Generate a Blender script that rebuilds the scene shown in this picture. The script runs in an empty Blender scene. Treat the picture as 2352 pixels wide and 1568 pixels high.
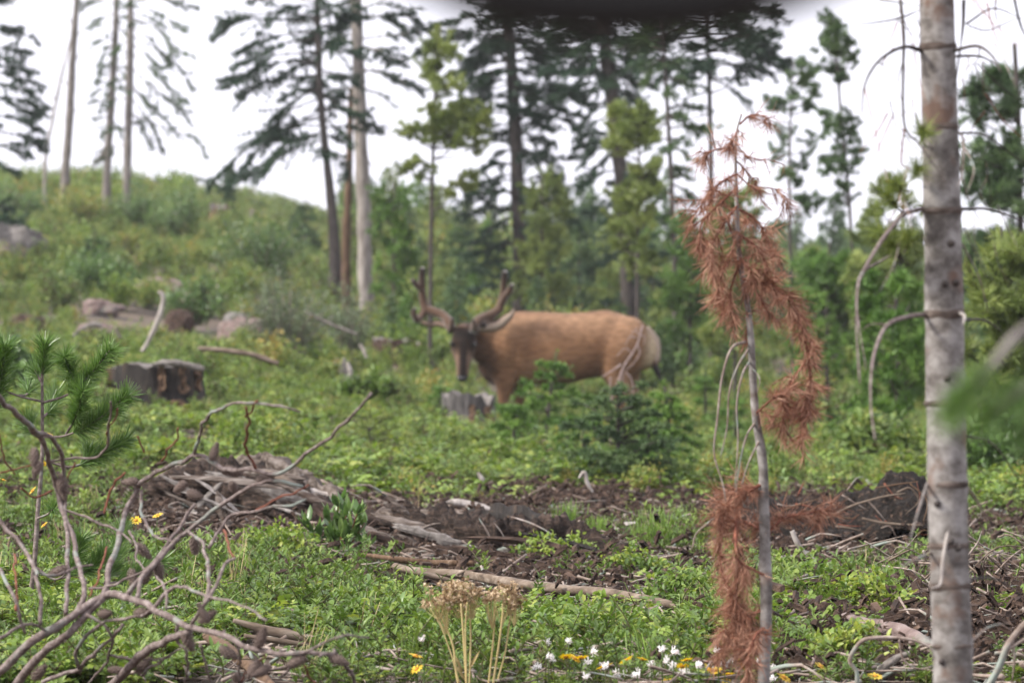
import bpy, math, random
import numpy as np
from mathutils import Vector

R = math.radians
rng = np.random.default_rng(7)
random.seed(7)
scene = bpy.context.scene
C = scene.collection

# ------------------------------------------------------------------ camera, sky, sun, exposure
CZ = 1.6
LENS = 135.0
FPX = 2352 * LENS / 36.0           # focal length in units of a 2352 px wide picture
cam_d = bpy.data.cameras.new("camera")
cam = bpy.data.objects.new("camera", cam_d)
C.objects.link(cam)
cam.location = (0, 0, CZ)
cam.rotation_euler = (R(90), 0, 0)
cam_d.sensor_width = 36
cam_d.lens = LENS
cam_d.clip_start = 0.05
cam_d.clip_end = 2000
cam_d.dof.use_dof = True
cam_d.dof.focus_distance = 8.4
cam_d.dof.aperture_fstop = 9.4
scene.camera = cam

SUN_EL, SUN_AZ = 52.0, -62.0       # azimuth from +Y towards +X
world = bpy.data.worlds.new("World")
scene.world = world
world.use_nodes = True
wt = world.node_tree
bg = wt.nodes["Background"]
sky = wt.nodes.new("ShaderNodeTexSky")
sky.sky_type = 'NISHITA'
sky.sun_disc = False
sky.sun_elevation = R(SUN_EL)
sky.sun_rotation = R(SUN_AZ)
sky.air_density = 1.0
sky.dust_density = 6.0
sky.ozone_density = 1.0
hs = wt.nodes.new("ShaderNodeHueSaturation")
hs.inputs["Saturation"].default_value = 0.25
wt.links.new(sky.outputs[0], hs.inputs["Color"])
mx = wt.nodes.new("ShaderNodeMix")
mx.data_type = 'RGBA'
mx.inputs[0].default_value = 0.8     # cloud deck covering the sky
wt.links.new(hs.outputs[0], mx.inputs[6])
mx.inputs[7].default_value = (8.0, 7.95, 8.9, 1)
wt.links.new(mx.outputs[2], bg.inputs[0])
bg.inputs[1].default_value = 0.1

sl = bpy.data.lights.new("sun", 'SUN')
sl.energy = 2.9
sl.angle = R(12)
sl.color = (1.0, 0.95, 0.87)
sun = bpy.data.objects.new("sun", sl)
C.objects.link(sun)
sd = Vector((-0.74, -0.24, 0.66)).normalized()   # towards the sun: high on the left
sun.rotation_euler = (-sd).to_track_quat('-Z', 'Y').to_euler()
sky.sun_rotation = math.atan2(sd.x, sd.y)
sky.sun_elevation = math.asin(sd.z)

vs = scene.view_settings
vs.view_transform = 'Standard'
vs.look = 'None'
vs.gamma = 1
vs.use_curve_mapping = False
vs.exposure = 1.12
cy = scene.cycles
cy.use_denoising = True
try:
    cy.denoiser = 'OPENIMAGEDENOISE'
except Exception:
    pass
cy.max_bounces = 6
cy.diffuse_bounces = 3
cy.glossy_bounces = 2
cy.transmission_bounces = 4
cy.transparent_max_bounces = 4
cy.sample_clamp_indirect = 4
cy.caustics_reflective = False
cy.caustics_refractive = False

# ------------------------------------------------------------------ mesh helpers
def at(px, py, D):
    return np.array([(px - 1176) / FPX * D, D, CZ - (py - 784) / FPX * D])

def norm(a):
    a = np.asarray(a, float)
    return a / np.maximum(np.linalg.norm(a, axis=-1, keepdims=True), 1e-9)

def hash3(i, j, k, seed=0):
    n = (i * 374761393 + j * 668265263 + k * 2147483647 + seed * 1274126177) & 0xffffffff
    n = ((n ^ (n >> 13)) * 1274126177) & 0xffffffff
    return ((n ^ (n >> 16)) & 0xffff) / 65535.0

def vnoise(P, scale=1.0, seed=0):
    P = np.asarray(P, float) * scale
    f = np.floor(P).astype(np.int64)
    t = P - f
    t = t * t * (3 - 2 * t)
    r = 0
    for dx in (0, 1):
        for dy in (0, 1):
            for dz in (0, 1):
                w = (t[..., 0] if dx else 1 - t[..., 0]) * (t[..., 1] if dy else 1 - t[..., 1]) * (t[..., 2] if dz else 1 - t[..., 2])
                r = r + w * hash3(f[..., 0] + dx, f[..., 1] + dy, f[..., 2] + dz, seed)
    return r * 2 - 1

def fbm(P, scale=1.0, seed=0, oct=3):
    a, s, r = 1.0, scale, 0
    for o in range(oct):
        r = r + a * vnoise(P, s, seed + o * 17)
        a *= 0.5
        s *= 2.1
    return r

def spline(pts, n=24):
    P = np.asarray(pts, float)
    if len(P) == 2:
        t = np.linspace(0, 1, n)[:, None]
        return P[0] * (1 - t) + P[1] * t
    Q = np.vstack([2 * P[0] - P[1], P, 2 * P[-1] - P[-2]])
    u = np.linspace(0, len(P) - 1 - 1e-6, n)
    i = u.astype(int)
    t = (u - i)[:, None]
    a, b, c, d = Q[i], Q[i + 1], Q[i + 2], Q[i + 3]
    return 0.5 * (2 * b + (c - a) * t + (2 * a - 5 * b + 4 * c - d) * t ** 2 + (3 * b - a - 3 * c + d) * t ** 3)

class MB:
    def __init__(s):
        s.V, s.F, s.T, s.n = [], [], [], 0

    def add(s, V, F, t=0.5):
        V = np.asarray(V, float).reshape(-1, 3)
        s.V.append(V)
        s.F.append(np.asarray(F, np.int64) + s.n)
        tt = np.empty(len(V))
        tt[:] = t
        s.T.append(tt)
        s.n += len(V)

    def tube(s, pts, rads, seg=6, t=0.5, rough=0.0, rs=20, oct=3, cap=True, seed=0, fib=0.0):
        P = np.asarray(pts, float)
        n = len(P)
        r = np.interp(np.linspace(0, 1, n), np.linspace(0, 1, len(np.atleast_1d(rads))), np.atleast_1d(rads))
        T = norm(np.gradient(P, axis=0))
        ref = np.array([0, 0, 1.0]) if abs(T[0][2]) < 0.9 else np.array([1.0, 0, 0])
        U = np.zeros_like(P)
        u = norm(np.cross(T[0], ref))
        for i in range(n):
            u = u - T[i] * np.dot(u, T[i])
            u = norm(u)
            U[i] = u
        W = np.cross(T, U)
        a = np.arange(seg) * 2 * math.pi / seg
        ring = U[:, None, :] * np.cos(a)[None, :, None] + W[:, None, :] * np.sin(a)[None, :, None]
        rr = r[:, None, None]
        V = P[:, None, :] + ring * rr
        if rough:
            V = V + ring * rr * (rough * fbm(V, rs, seed, oct))[..., None]
        if fib:                                   # long splits and ridges along the grain
            sl_ = np.concatenate([[0], np.cumsum(np.linalg.norm(np.diff(P, axis=0), axis=1))])[:, None]
            Q = np.stack([np.cos(a)[None] * 3.2 + 0 * sl_, np.sin(a)[None] * 3.2 + 0 * sl_, sl_ * 7 + 0 * a[None]], -1)
            V = V + ring * rr * (fib * fbm(Q, 1.0, seed + 5, 4))[..., None]
        V = V.reshape(-1, 3)
        i = np.arange(n - 1)[:, None] * seg
        j = np.arange(seg)[None, :]
        j2 = (j + 1) % seg
        F = np.stack([i + j, i + j2, i + seg + j2, i + seg + j], -1).reshape(-1, 4)
        base = s.n
        s.add(V, F, t)
        if cap:
            for e, ring0 in ((0, 0), (n - 1, (n - 1) * seg)):
                c = s.n
                s.V.append(P[e][None]); s.T.append(np.array([t if np.isscalar(t) else 0.5])); s.n += 1
                q = np.arange(seg)
                f = np.stack([base + ring0 + q, base + ring0 + (q + 1) % seg, np.full(seg, c)], -1)
                if e == 0:
                    f = f[:, ::-1]
                s.F.append(f)

    def shard(s, p0, p1, w, th, seed=0, bend=0.1):
        """a split, jagged-ended piece of wood"""
        q = np.random.default_rng(seed)
        p0, p1 = np.asarray(p0, float), np.asarray(p1, float)
        d = p1 - p0; L = np.linalg.norm(d); d = d / L
        side = norm(np.cross(d, q.normal(size=3) * .5 + [0, -.6, 1])); up = np.cross(side, d)
        n, k = 9, 6
        V = []
        for i in range(n):
            f = i / (n - 1)
            c = p0 + d * L * f + up * bend * L * math.sin(f * 3.1) * .5
            wf = w * (1 - .55 * abs(2 * f - 1) ** 3) * (1 + .18 * q.normal()); tf = th * (1 + .2 * q.normal()) * (1 - .5 * abs(2 * f - 1) ** 3)
            for (u, v) in ((-1, -.5), (-.35, -.9), (.5, -.7), (1, .2), (.3, 1), (-.6, .7)):
                e = d * (q.normal() * .06 * L if i in (0, n - 1) else 0)
                V.append(c + side * u * wf * .5 * (1 + .12 * q.normal()) + up * v * tf * .5 + e)
        i = np.arange(n - 1)[:, None] * k; j = np.arange(k)[None]; j2 = (j + 1) % k
        b_ = s.n
        s.add(V, np.stack([i + j, i + j2, i + k + j2, i + k + j], -1).reshape(-1, 4), .5)
        s.F.append(np.array([[5, 4, 3, 2, 1, 0]]) + b_); s.F.append(np.arange((n - 1) * k, n * k)[None] + b_)

    def needles(s, P, A, count, L, W, ang=(35, 65), t=(0.3, 0.8), tip=0.25, grav=0.0, rg=None):
        """P, A: points and axes along twigs"""
        rg = rg or rng
        P, A = np.asarray(P, float), np.asarray(A, float)
        if count < 1 or len(P) == 0:
            return
        i = rg.integers(0, len(P), count)
        b, ax = P[i], norm(A[i])
        rd = rg.normal(size=(count, 3))
        rd = norm(rd - ax * (rd * ax).sum(-1, keepdims=True))
        th = np.radians(rg.uniform(ang[0], ang[1], count))[:, None]
        d = ax * np.cos(th) + rd * np.sin(th)
        d[:, 2] -= grav
        d = norm(d)
        l = (L * rg.uniform(0.7, 1.15, count))[:, None]
        sd_ = norm(np.cross(d, rg.normal(size=(count, 3)))) * W * 0.5
        V = np.stack([b - sd_, b + sd_, b + d * l + sd_ * tip, b + d * l - sd_ * tip], 1).reshape(-1, 3)
        F = np.arange(count * 4).reshape(-1, 4)
        s.add(V, F, np.repeat(rg.uniform(t[0], t[1], count), 4))

    def leaves(s, P, D, N, L, W, t, fold=0.25, droop=0.2):
        P, D, N = (np.asarray(q, float).reshape(-1, 3) for q in (P, D, N))
        k = len(P)
        L = np.broadcast_to(np.asarray(L, float), (k,))[:, None]
        W = np.broadcast_to(np.asarray(W, float), (k,))[:, None]
        t = np.broadcast_to(np.asarray(t, float), (k,))
        D = norm(D)
        S = norm(np.cross(D, N))
        N = np.cross(S, D)
        up = N * W * fold
        v0 = P
        v1 = P + D * L * 0.35 + S * W * 0.45 + up
        v2 = P + D * L * 0.38
        v3 = P + D * L * 0.35 - S * W * 0.45 + up
        v4 = P + D * L * 0.72 + S * W * 0.38 + up * 0.7 - N * L * droop * 0.3
        v5 = P + D * L * 0.74 - N * L * droop * 0.3
        v6 = P + D * L * 0.72 - S * W * 0.38 + up * 0.7 - N * L * droop * 0.3
        v7 = P + D * L - N * L * droop
        V = np.stack([v0, v1, v2, v3, v4, v5, v6, v7], 1).reshape(-1, 3)
        o = np.arange(k)[:, None] * 8
        F3 = np.array([[0, 2, 1], [0, 3, 2], [4, 5, 7], [5, 6, 7]])
        F4 = np.array([[1, 2, 5, 4], [2, 3, 6, 5]])
        base = s.n
        s.add(V, (o[:, :, None] + F3[None]).reshape(-1, 3), np.repeat(t, 8))
        s.F.append((o[:, :, None] + F4[None]).reshape(-1, 4) + base)

    def mesh(s, name, mat=None, off=None, smooth=True):
        m = bpy.data.meshes.new(name)
        if s.n == 0:
            return m
        V = np.vstack(s.V)
        if off is not None:
            V = V - np.asarray(off, float)
        T = np.concatenate(s.T)
        loops = np.concatenate([f.ravel() for f in s.F])
        lens = np.concatenate([np.full(len(f), f.shape[1]) for f in s.F])
        st = np.concatenate([[0], np.cumsum(lens)[:-1]])
        m.vertices.add(len(V))
        m.vertices.foreach_set("co", V.ravel().astype(np.float32))
        m.loops.add(len(loops))
        m.loops.foreach_set("vertex_index", loops.astype(np.int32))
        m.polygons.add(len(lens))
        m.polygons.foreach_set("loop_start", st.astype(np.int32))
        m.polygons.foreach_set("use_smooth", np.full(len(lens), smooth))
        a = m.attributes.new("tint", 'FLOAT', 'POINT')
        a.data.foreach_set("value", T.astype(np.float32))
        m.update(calc_edges=True)
        if mat:
            m.materials.append(mat)
        return m

def tag(o, label=None, cat=None, group=None, kind=None):
    if label: o["label"] = label
    if cat: o["category"] = cat
    if group: o["group"] = group
    if kind: o["kind"] = kind
    return o

def thing(name, label, cat, loc, group=None):
    o = bpy.data.objects.new(name, None)
    o.empty_display_size = 0.1
    o.location = [float(q) for q in loc]
    C.objects.link(o)
    return tag(o, label, cat, group)

def part(name, mb, mat, root, off=None, smooth=True, label=None, kind=None):
    m = mb if isinstance(mb, bpy.types.Mesh) else mb.mesh(name, mat, off, smooth)
    o = bpy.data.objects.new(name, m)
    C.objects.link(o)
    if root is not None:
        o.parent = root
    if label: o["label"] = label
    if kind: o["kind"] = kind
    return o

def kids(o, memo={}):
    return [c for c in o.children]

def copy_tree(o, parent=None):
    c = o.copy()
    C.objects.link(c)
    if parent is not None:
        c.parent = parent
    for ch in list(o.children):
        copy_tree(ch, c)
    return c

# ------------------------------------------------------------------ materials
def nt(name):
    m = bpy.data.materials.new(name)
    m.use_nodes = True
    t = m.node_tree
    p = t.nodes["Principled BSDF"]
    return m, t, p

def ramp(t, stops):
    r = t.nodes.new("ShaderNodeValToRGB")
    e = r.color_ramp.elements
    while len(e) < len(stops):
        e.new(0.5)
    for el, (pos, col) in zip(e, stops):
        el.position = pos
        el.color = (*col, 1)
    return r

def leaf_mat(name, stops, transl=0.3, rough=0.5, var=0.25, spec=0.3):
    m, t, p = nt(name)
    N, Lk = t.nodes, t.links
    a = N.new("ShaderNodeAttribute"); a.attribute_name = "tint"
    oi = N.new("ShaderNodeObjectInfo")
    ma = N.new("ShaderNodeMath"); ma.operation = 'MULTIPLY_ADD'
    ma.inputs[1].default_value = var
    ma.inputs[2].default_value = -var / 2
    Lk.new(oi.outputs["Random"], ma.inputs[0])
    # stems keep their colour: only tints above 0.12 vary
    gt = N.new("ShaderNodeMath"); gt.operation = 'GREATER_THAN'; gt.inputs[1].default_value = 0.12
    Lk.new(a.outputs["Fac"], gt.inputs[0])
    mu = N.new("ShaderNodeMath"); mu.operation = 'MULTIPLY_ADD'
    Lk.new(ma.outputs[0], mu.inputs[0]); Lk.new(gt.outputs[0], mu.inputs[1]); Lk.new(a.outputs["Fac"], mu.inputs[2])
    r = ramp(t, stops)
    Lk.new(mu.outputs[0], r.inputs[0])
    Lk.new(r.outputs[0], p.inputs["Base Color"])
    p.inputs["Roughness"].default_value = rough
    p.inputs["Specular IOR Level"].default_value = spec
    if transl > 0:
        tr = N.new("ShaderNodeBsdfTranslucent")
        hsv = N.new("ShaderNodeHueSaturation")
        hsv.inputs["Saturation"].default_value = 1.1
        hsv.inputs["Value"].default_value = 1.5
        Lk.new(r.outputs[0], hsv.inputs["Color"])
        Lk.new(hsv.outputs[0], tr.inputs[0])
        mxs = N.new("ShaderNodeMixShader")
        mxs.inputs[0].default_value = transl
        Lk.new(p.outputs[0], mxs.inputs[1]); Lk.new(tr.outputs[0], mxs.inputs[2])
        Lk.new(mxs.outputs[0], N["Material Output"].inputs[0])
    return m

def wood_mat(name, stops, scale=(30, 30, 8), bump=0.4, dist=0.004, rough=0.85, detail=6, spots=None, noise=1.0):
    m, t, p = nt(name)
    N, Lk = t.nodes, t.links
    tc = N.new("ShaderNodeTexCoord")
    mp = N.new("ShaderNodeMapping")
    mp.inputs["Scale"].default_value = scale
    Lk.new(tc.outputs["Object"], mp.inputs[0])
    no = N.new("ShaderNodeTexNoise")
    no.inputs["Scale"].default_value = noise
    no.inputs["Detail"].default_value = detail
    no.inputs["Roughness"].default_value = 0.65
    Lk.new(mp.outputs[0], no.inputs[0])
    r = ramp(t, stops)
    Lk.new(no.outputs[0], r.inputs[0])
    col = r.outputs[0]
    if spots:
        sc, thr, c2 = spots
        n2 = N.new("ShaderNodeTexNoise"); n2.inputs["Scale"].default_value = sc; n2.inputs["Detail"].default_value = 4
        Lk.new(tc.outputs["Object"], n2.inputs[0])
        rr = ramp(t, [(thr, (0, 0, 0)), (min(thr + 0.1, 1), (1, 1, 1))])
        Lk.new(n2.outputs[0], rr.inputs[0])
        mm = N.new("ShaderNodeMix"); mm.data_type = 'RGBA'
        Lk.new(rr.outputs[0], mm.inputs[0]); Lk.new(col, mm.inputs[6]); mm.inputs[7].default_value = (*c2, 1)
        col = mm.outputs[2]
    Lk.new(col, p.inputs["Base Color"])
    b = N.new("ShaderNodeBump"); b.inputs["Strength"].default_value = bump; b.inputs["Distance"].default_value = dist
    Lk.new(no.outputs[0], b.inputs["Height"])
    Lk.new(b.outputs[0], p.inputs["Normal"])
    p.inputs["Roughness"].default_value = rough
    p.inputs["Specular IOR Level"].default_value = 0.25
    return m

STEM = (0.11, 0.075, 0.035)
M = {}
M['rose'] = leaf_mat("rose_leaf", [(0.0, (0.10, 0.075, 0.03)), (0.12, (0.10, 0.08, 0.03)), (0.2, (0.045, 0.075, 0.018)), (0.5, (0.102, 0.168, 0.032)), (0.75, (0.19, 0.27, 0.05)), (1.0, (0.30, 0.335, 0.075))], 0.3, 0.42, 0.3)
M['forb'] = leaf_mat("forb_leaf", [(0.0, (0.10, 0.09, 0.035)), (0.12, (0.1, 0.09, 0.035)), (0.2, (0.05, 0.08, 0.02)), (0.55, (0.098, 0.165, 0.034)), (1.0, (0.19, 0.25, 0.055))], 0.25, 0.4, 0.35)
M['under'] = leaf_mat("undergrowth_leaf", [(0.0, (0.09, 0.07, 0.035)), (0.12, (0.09, 0.07, 0.035)), (0.2, (0.065, 0.105, 0.03)), (0.5, (0.135, 0.205, 0.050)), (0.85, (0.235, 0.265, 0.065)), (1.0, (0.31, 0.24, 0.065))], 0.25, 0.5, 0.5)
M['grass'] = leaf_mat("grass_blade", [(0.0, (0.25, 0.2, 0.1)), (0.12, (0.22, 0.2, 0.09)), (0.2, (0.075, 0.14, 0.03)), (1.0, (0.20, 0.30, 0.06))], 0.3, 0.45, 0.2)
M['drygrass'] = leaf_mat("dry_grass_blade", [(0.0, (0.32, 0.25, 0.13)), (1.0, (0.45, 0.36, 0.2))], 0.2, 0.6, 0.2)
M['willow'] = leaf_mat("willow_leaf", [(0.0, (0.08, 0.065, 0.045)), (0.12, (0.08, 0.065, 0.045)), (0.2, (0.055, 0.08, 0.04)), (1.0, (0.16, 0.20, 0.11))], 0.2, 0.45, 0.2)
M['shrub'] = leaf_mat("shrub_leaf", [(0.0, (0.13, 0.09, 0.05)), (0.12, (0.13, 0.09, 0.05)), (0.2, (0.055, 0.10, 0.03)), (0.6, (0.10, 0.175, 0.048)), (1.0, (0.18, 0.26, 0.08))], 0.28, 0.33, 0.25, 0.5)
M['fir'] = leaf_mat("fir_needle", [(0.0, (0.035, 0.045, 0.02)), (0.3, (0.048, 0.09, 0.036)), (0.7, (0.09, 0.15, 0.055)), (1.0, (0.14, 0.20, 0.068))], 0.12, 0.5, 0.15)
M['darkfir'] = leaf_mat("dark_fir_needle", [(0.0, (0.018, 0.035, 0.02)), (0.5, (0.025, 0.06, 0.032)), (1.0, (0.05, 0.095, 0.04))], 0.08, 0.5, 0.15)
M['youngfir'] = leaf_mat("young_fir_needle", [(0.0, (0.05, 0.10, 0.022)), (0.5, (0.095, 0.185, 0.034)), (1.0, (0.16, 0.26, 0.05))], 0.15, 0.45, 0.2)
M['pine'] = leaf_mat("pine_needle", [(0.0, (0.07, 0.10, 0.03)), (0.5, (0.155, 0.205, 0.052)), (1.0, (0.25, 0.285, 0.075))], 0.18, 0.5, 0.2)
M['sappine'] = leaf_mat("sapling_needle", [(0.0, (0.05, 0.10, 0.025)), (0.5, (0.095, 0.185, 0.035)), (1.0, (0.19, 0.29, 0.075))], 0.15, 0.35, 0.1, 0.5)
M['red'] = leaf_mat("dead_needle", [(0.0, (0.13, 0.060, 0.038)), (0.5, (0.29, 0.138, 0.088)), (1.0, (0.47, 0.29, 0.20))], 0.2, 0.6, 0.1)
M['deadneedle'] = leaf_mat("faded_needle", [(0.0, (0.2, 0.12, 0.10)), (1.0, (0.38, 0.25, 0.2))], 0.1, 0.6, 0.1)
M['bark'] = wood_mat("grey_bark", [(0.25, (0.05, 0.04, 0.035)), (0.5, (0.16, 0.14, 0.125)), (0.75, (0.30, 0.27, 0.25))], (30, 30, 7), 0.7, 0.02)
M['darkbark'] = wood_mat("dark_bark", [(0.25, (0.02, 0.017, 0.015)), (0.5, (0.06, 0.05, 0.045)), (0.75, (0.12, 0.10, 0.09))], (30, 30, 8), 0.7, 0.02)
M['collar'] = wood_mat("rough_collar_bark", [(0.3, (0.03, 0.022, 0.018)), (0.5, (0.085, 0.064, 0.053)), (0.72, (0.19, 0.155, 0.135))], (40, 40, 90), 0.9, 0.004, detail=8)
M['palebark'] = wood_mat("peeling_pale_bark", [(0.3, (0.10, 0.08, 0.07)), (0.5, (0.27, 0.24, 0.215)), (0.7, (0.42, 0.38, 0.35))], (22, 22, 4), 0.7, 0.02)
M['lodge'] = wood_mat("smooth_pine_bark", [(0.28, (0.040, 0.034, 0.030)), (0.43, (0.125, 0.111, 0.101)), (0.57, (0.240, 0.224, 0.211)), (0.75, (0.37, 0.352, 0.337))], (30, 30, 36), 0.7, 0.003, detail=9, spots=(16, 0.57, (0.13, 0.085, 0.065)))
M['twig'] = wood_mat("dead_twig", [(0.3, (0.10, 0.07, 0.055)), (0.5, (0.23, 0.18, 0.15)), (0.7, (0.36, 0.31, 0.28))], (60, 60, 60), 0.5, 0.002, spots=(14, 0.55, (0.21, 0.24, 0.21)))
M['conebranch'] = wood_mat("cone_branch_bark", [(0.3, (0.06, 0.042, 0.037)), (0.5, (0.15, 0.115, 0.105)), (0.7, (0.29, 0.245, 0.23))], (90, 90, 90), 0.9, 0.003, spots=(10, 0.56, (0.22, 0.25, 0.22)))
M['deadtwig'] = wood_mat("pinkish_dead_twig", [(0.3, (0.14, 0.10, 0.09)), (0.5, (0.27, 0.20, 0.185)), (0.7, (0.38, 0.30, 0.28))], (60, 60, 60), 0.4, 0.002)
M['redtwig'] = wood_mat("reddish_twig", [(0.3, (0.09, 0.03, 0.02)), (0.7, (0.24, 0.09, 0.055))], (60, 60, 60), 0.3, 0.001)
M['cone'] = wood_mat("weathered_cone", [(0.3, (0.05, 0.032, 0.026)), (0.5, (0.135, 0.098, 0.082)), (0.7, (0.27, 0.215, 0.19))], (120, 120, 120), 0.4, 0.001)
M['rot'] = wood_mat("rotten_wood", [(0.3, (0.014, 0.009, 0.007)), (0.5, (0.045, 0.027, 0.019)), (0.64, (0.11, 0.07, 0.05)), (0.8, (0.26, 0.20, 0.16))], (14, 40, 40), 1.0, 0.02)
M['char'] = wood_mat("charred_wood", [(0.3, (0.008, 0.007, 0.007)), (0.55, (0.03, 0.025, 0.022)), (0.72, (0.11, 0.07, 0.045)), (0.85, (0.25, 0.17, 0.11))], (26, 26, 5), 1.0, 0.02)
M['stumptop'] = wood_mat("weathered_cut_wood", [(0.3, (0.06, 0.05, 0.045)), (0.6, (0.20, 0.18, 0.165)), (0.8, (0.34, 0.31, 0.28))], (40, 40, 40), 0.7, 0.008)
M['strip'] = wood_mat("brown_bark_strip", [(0.3, (0.05, 0.028, 0.018)), (0.6, (0.145, 0.09, 0.055)), (0.8, (0.28, 0.21, 0.155))], (40, 40, 6), 0.8, 0.01)
M['palewood'] = wood_mat("bleached_wood", [(0.3, (0.15, 0.125, 0.11)), (0.5, (0.31, 0.275, 0.25)), (0.75, (0.50, 0.46, 0.43))], (70, 70, 9), 0.5, 0.004)
M['pole'] = wood_mat("weathered_pole", [(0.3, (0.055, 0.040, 0.030)), (0.5, (0.145, 0.108, 0.08)), (0.75, (0.29, 0.24, 0.195))], (10, 50, 50), 0.6, 0.004)
M['logwood'] = wood_mat("weathered_log_wood", [(0.32, (0.018, 0.013, 0.010)), (0.45, (0.075, 0.055, 0.043)), (0.58, (0.17, 0.14, 0.12)), (0.75, (0.30, 0.265, 0.24))], (5, 60, 60), 1.0, 0.012, detail=9, spots=(9, 0.58, (0.05, 0.032, 0.024)))
M['rotcore'] = wood_mat("dark_rotten_grain", [(0.3, (0.008, 0.006, 0.005)), (0.5, (0.032, 0.021, 0.016)), (0.62, (0.085, 0.056, 0.042)), (0.78, (0.20, 0.155, 0.125))], (7, 75, 75), 1.0, 0.02, detail=9)
M['greystump'] = wood_mat("grey_charred_stump", [(0.3, (0.02, 0.018, 0.018)), (0.5, (0.075, 0.068, 0.066)), (0.72, (0.19, 0.175, 0.168))], (34, 34, 7), 1.0, 0.015)
M['rock'] = wood_mat("pinkish_rock", [(0.3, (0.08, 0.056, 0.049)), (0.5, (0.175, 0.125, 0.112)), (0.72, (0.28, 0.23, 0.215))], (18, 18, 18), 0.8, 0.03, spots=(4, 0.6, (0.19, 0.20, 0.17)))
M['greyrock'] = wood_mat("grey_rock", [(0.3, (0.07, 0.062, 0.058)), (0.55, (0.17, 0.155, 0.145)), (0.75, (0.30, 0.27, 0.255))], (14, 14, 14), 0.8, 0.03)
M['soil'] = wood_mat("dark_soil", [(0.3, (0.005, 0.004, 0.003)), (0.55, (0.016, 0.011, 0.008)), (0.75, (0.06, 0.038, 0.027))], (55, 55, 55), 1.0, 0.03, spots=(75, 0.6, (0.13, 0.085, 0.06)))
M['yarrowstem'] = wood_mat("straw_stem", [(0.3, (0.33, 0.25, 0.10)), (0.7, (0.50, 0.41, 0.20))], (50, 50, 14), 0.2, 0.001, rough=0.6)
M['yarrowhead'] = leaf_mat("dried_floret", [(0.0, (0.16, 0.09, 0.045)), (0.5, (0.43, 0.31, 0.18)), (1.0, (0.68, 0.56, 0.40))], 0.15, 0.7, 0.1)
M['yellow'] = leaf_mat("yellow_petal", [(0.0, (0.58, 0.36, 0.02)), (1.0, (0.72, 0.52, 0.05))], 0.3, 0.5, 0.3)
M['orange'] = leaf_mat("flower_centre", [(0.0, (0.40, 0.17, 0.02)), (1.0, (0.55, 0.27, 0.03))], 0.0, 0.7, 0.1)
M['white'] = leaf_mat("white_bloom", [(0.0, (0.55, 0.42, 0.38)), (0.4, (0.78, 0.74, 0.72)), (1.0, (0.86, 0.85, 0.84))], 0.3, 0.6, 0.2)
M['blackplastic'] = nt("black_plastic")[0]
_p = M['blackplastic'].node_tree.nodes["Principled BSDF"]
_p.inputs["Base Color"].default_value = (0.004, 0.004, 0.005, 1)
_p.inputs["Roughness"].default_value = 0.5

# ------------------------------------------------------------------ terrain
DROW = np.array([6, 7, 8.5, 10, 12, 14, 17, 20, 24, 28, 34, 42, 55, 75, 110, 160])
PCOL = np.array([-900, 150, 500, 900, 1300, 1700, 2100, 3200.])
YS = np.array([
    [1680, 1568, 1420, 1320, 1220, 1140, 1040, 960, 890, 840, 765, 665, 545, 470, 450, 448],
    [1680, 1568, 1420, 1320, 1220, 1140, 1040, 960, 890, 840, 765, 665, 545, 472, 452, 450],
    [1680, 1568, 1425, 1325, 1225, 1150, 1060, 990, 925, 880, 805, 705, 580, 490, 465, 462],
    [1680, 1568, 1430, 1335, 1235, 1170, 1100, 1045, 990, 950, 880, 785, 675, 575, 545, 540],
    [1680, 1568, 1435, 1345, 1250, 1185, 1125, 1080, 1045, 1020, 960, 850, 735, 645, 610, 602],
    [1680, 1568, 1435, 1350, 1260, 1195, 1130, 1085, 1045, 1010, 950, 860, 760, 690, 650, 640],
    [1680, 1568, 1440, 1360, 1275, 1205, 1130, 1070, 1020, 980, 920, 840, 760, 700, 670, 660],
    [1680, 1568, 1440, 1360, 1275, 1205, 1130, 1070, 1020, 980, 920, 840, 760, 700, 670, 660]], float)
ZT = CZ - (YS - 784) / FPX * DROW[None, :]
_ext = np.array([-400, -20, 0.0, 2.5, 4.5])
_extz = [0.1, 0.1, 0.2, 0.45, 0.85]
DALL = np.concatenate([_ext, DROW, [260, 900]])
ZALL = np.concatenate([np.tile(_extz, (len(PCOL), 1)), ZT, (ZT[:, -1] - 0.5)[:, None], (ZT[:, -1] - 40)[:, None]], 1)
_lk = lambda d: np.sign(d) * np.log1p(np.abs(d))

def gz(x, y, bumps=True):
    x, y = np.asarray(x, float), np.asarray(y, float)
    p = np.clip(1176 + FPX * x / np.maximum(y, 4.0), PCOL[0], PCOL[-1])
    d = np.clip(y, DALL[0], DALL[-1])
    ci = np.clip(np.searchsorted(PCOL, p) - 1, 0, len(PCOL) - 2)
    ri = np.clip(np.searchsorted(DALL, d) - 1, 0, len(DALL) - 2)
    u = (p - PCOL[ci]) / (PCOL[ci + 1] - PCOL[ci])
    u = u * u * (3 - 2 * u)
    ld = _lk(DALL)
    v = (_lk(d) - ld[ri]) / (ld[ri + 1] - ld[ri])
    z = (ZALL[ci, ri] * (1 - u) + ZALL[ci + 1, ri] * u) * (1 - v) + (ZALL[ci, ri + 1] * (1 - u) + ZALL[ci + 1, ri + 1] * u) * v
    if bumps:
        P = np.stack([x, y, np.zeros_like(x)], -1)
        z = z + 0.02 * fbm(P, 2.3, 3) * np.clip((y - 5) / 4, 0, 1) + 0.05 * vnoise(P, 0.55, 9) * np.clip((y - 14) / 10, 0, 2)
    return z

def gp(px, D, dz=0.0):
    x = (px - 1176) / FPX * D
    return np.array([x, D, float(gz(x, D)) + dz])

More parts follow.
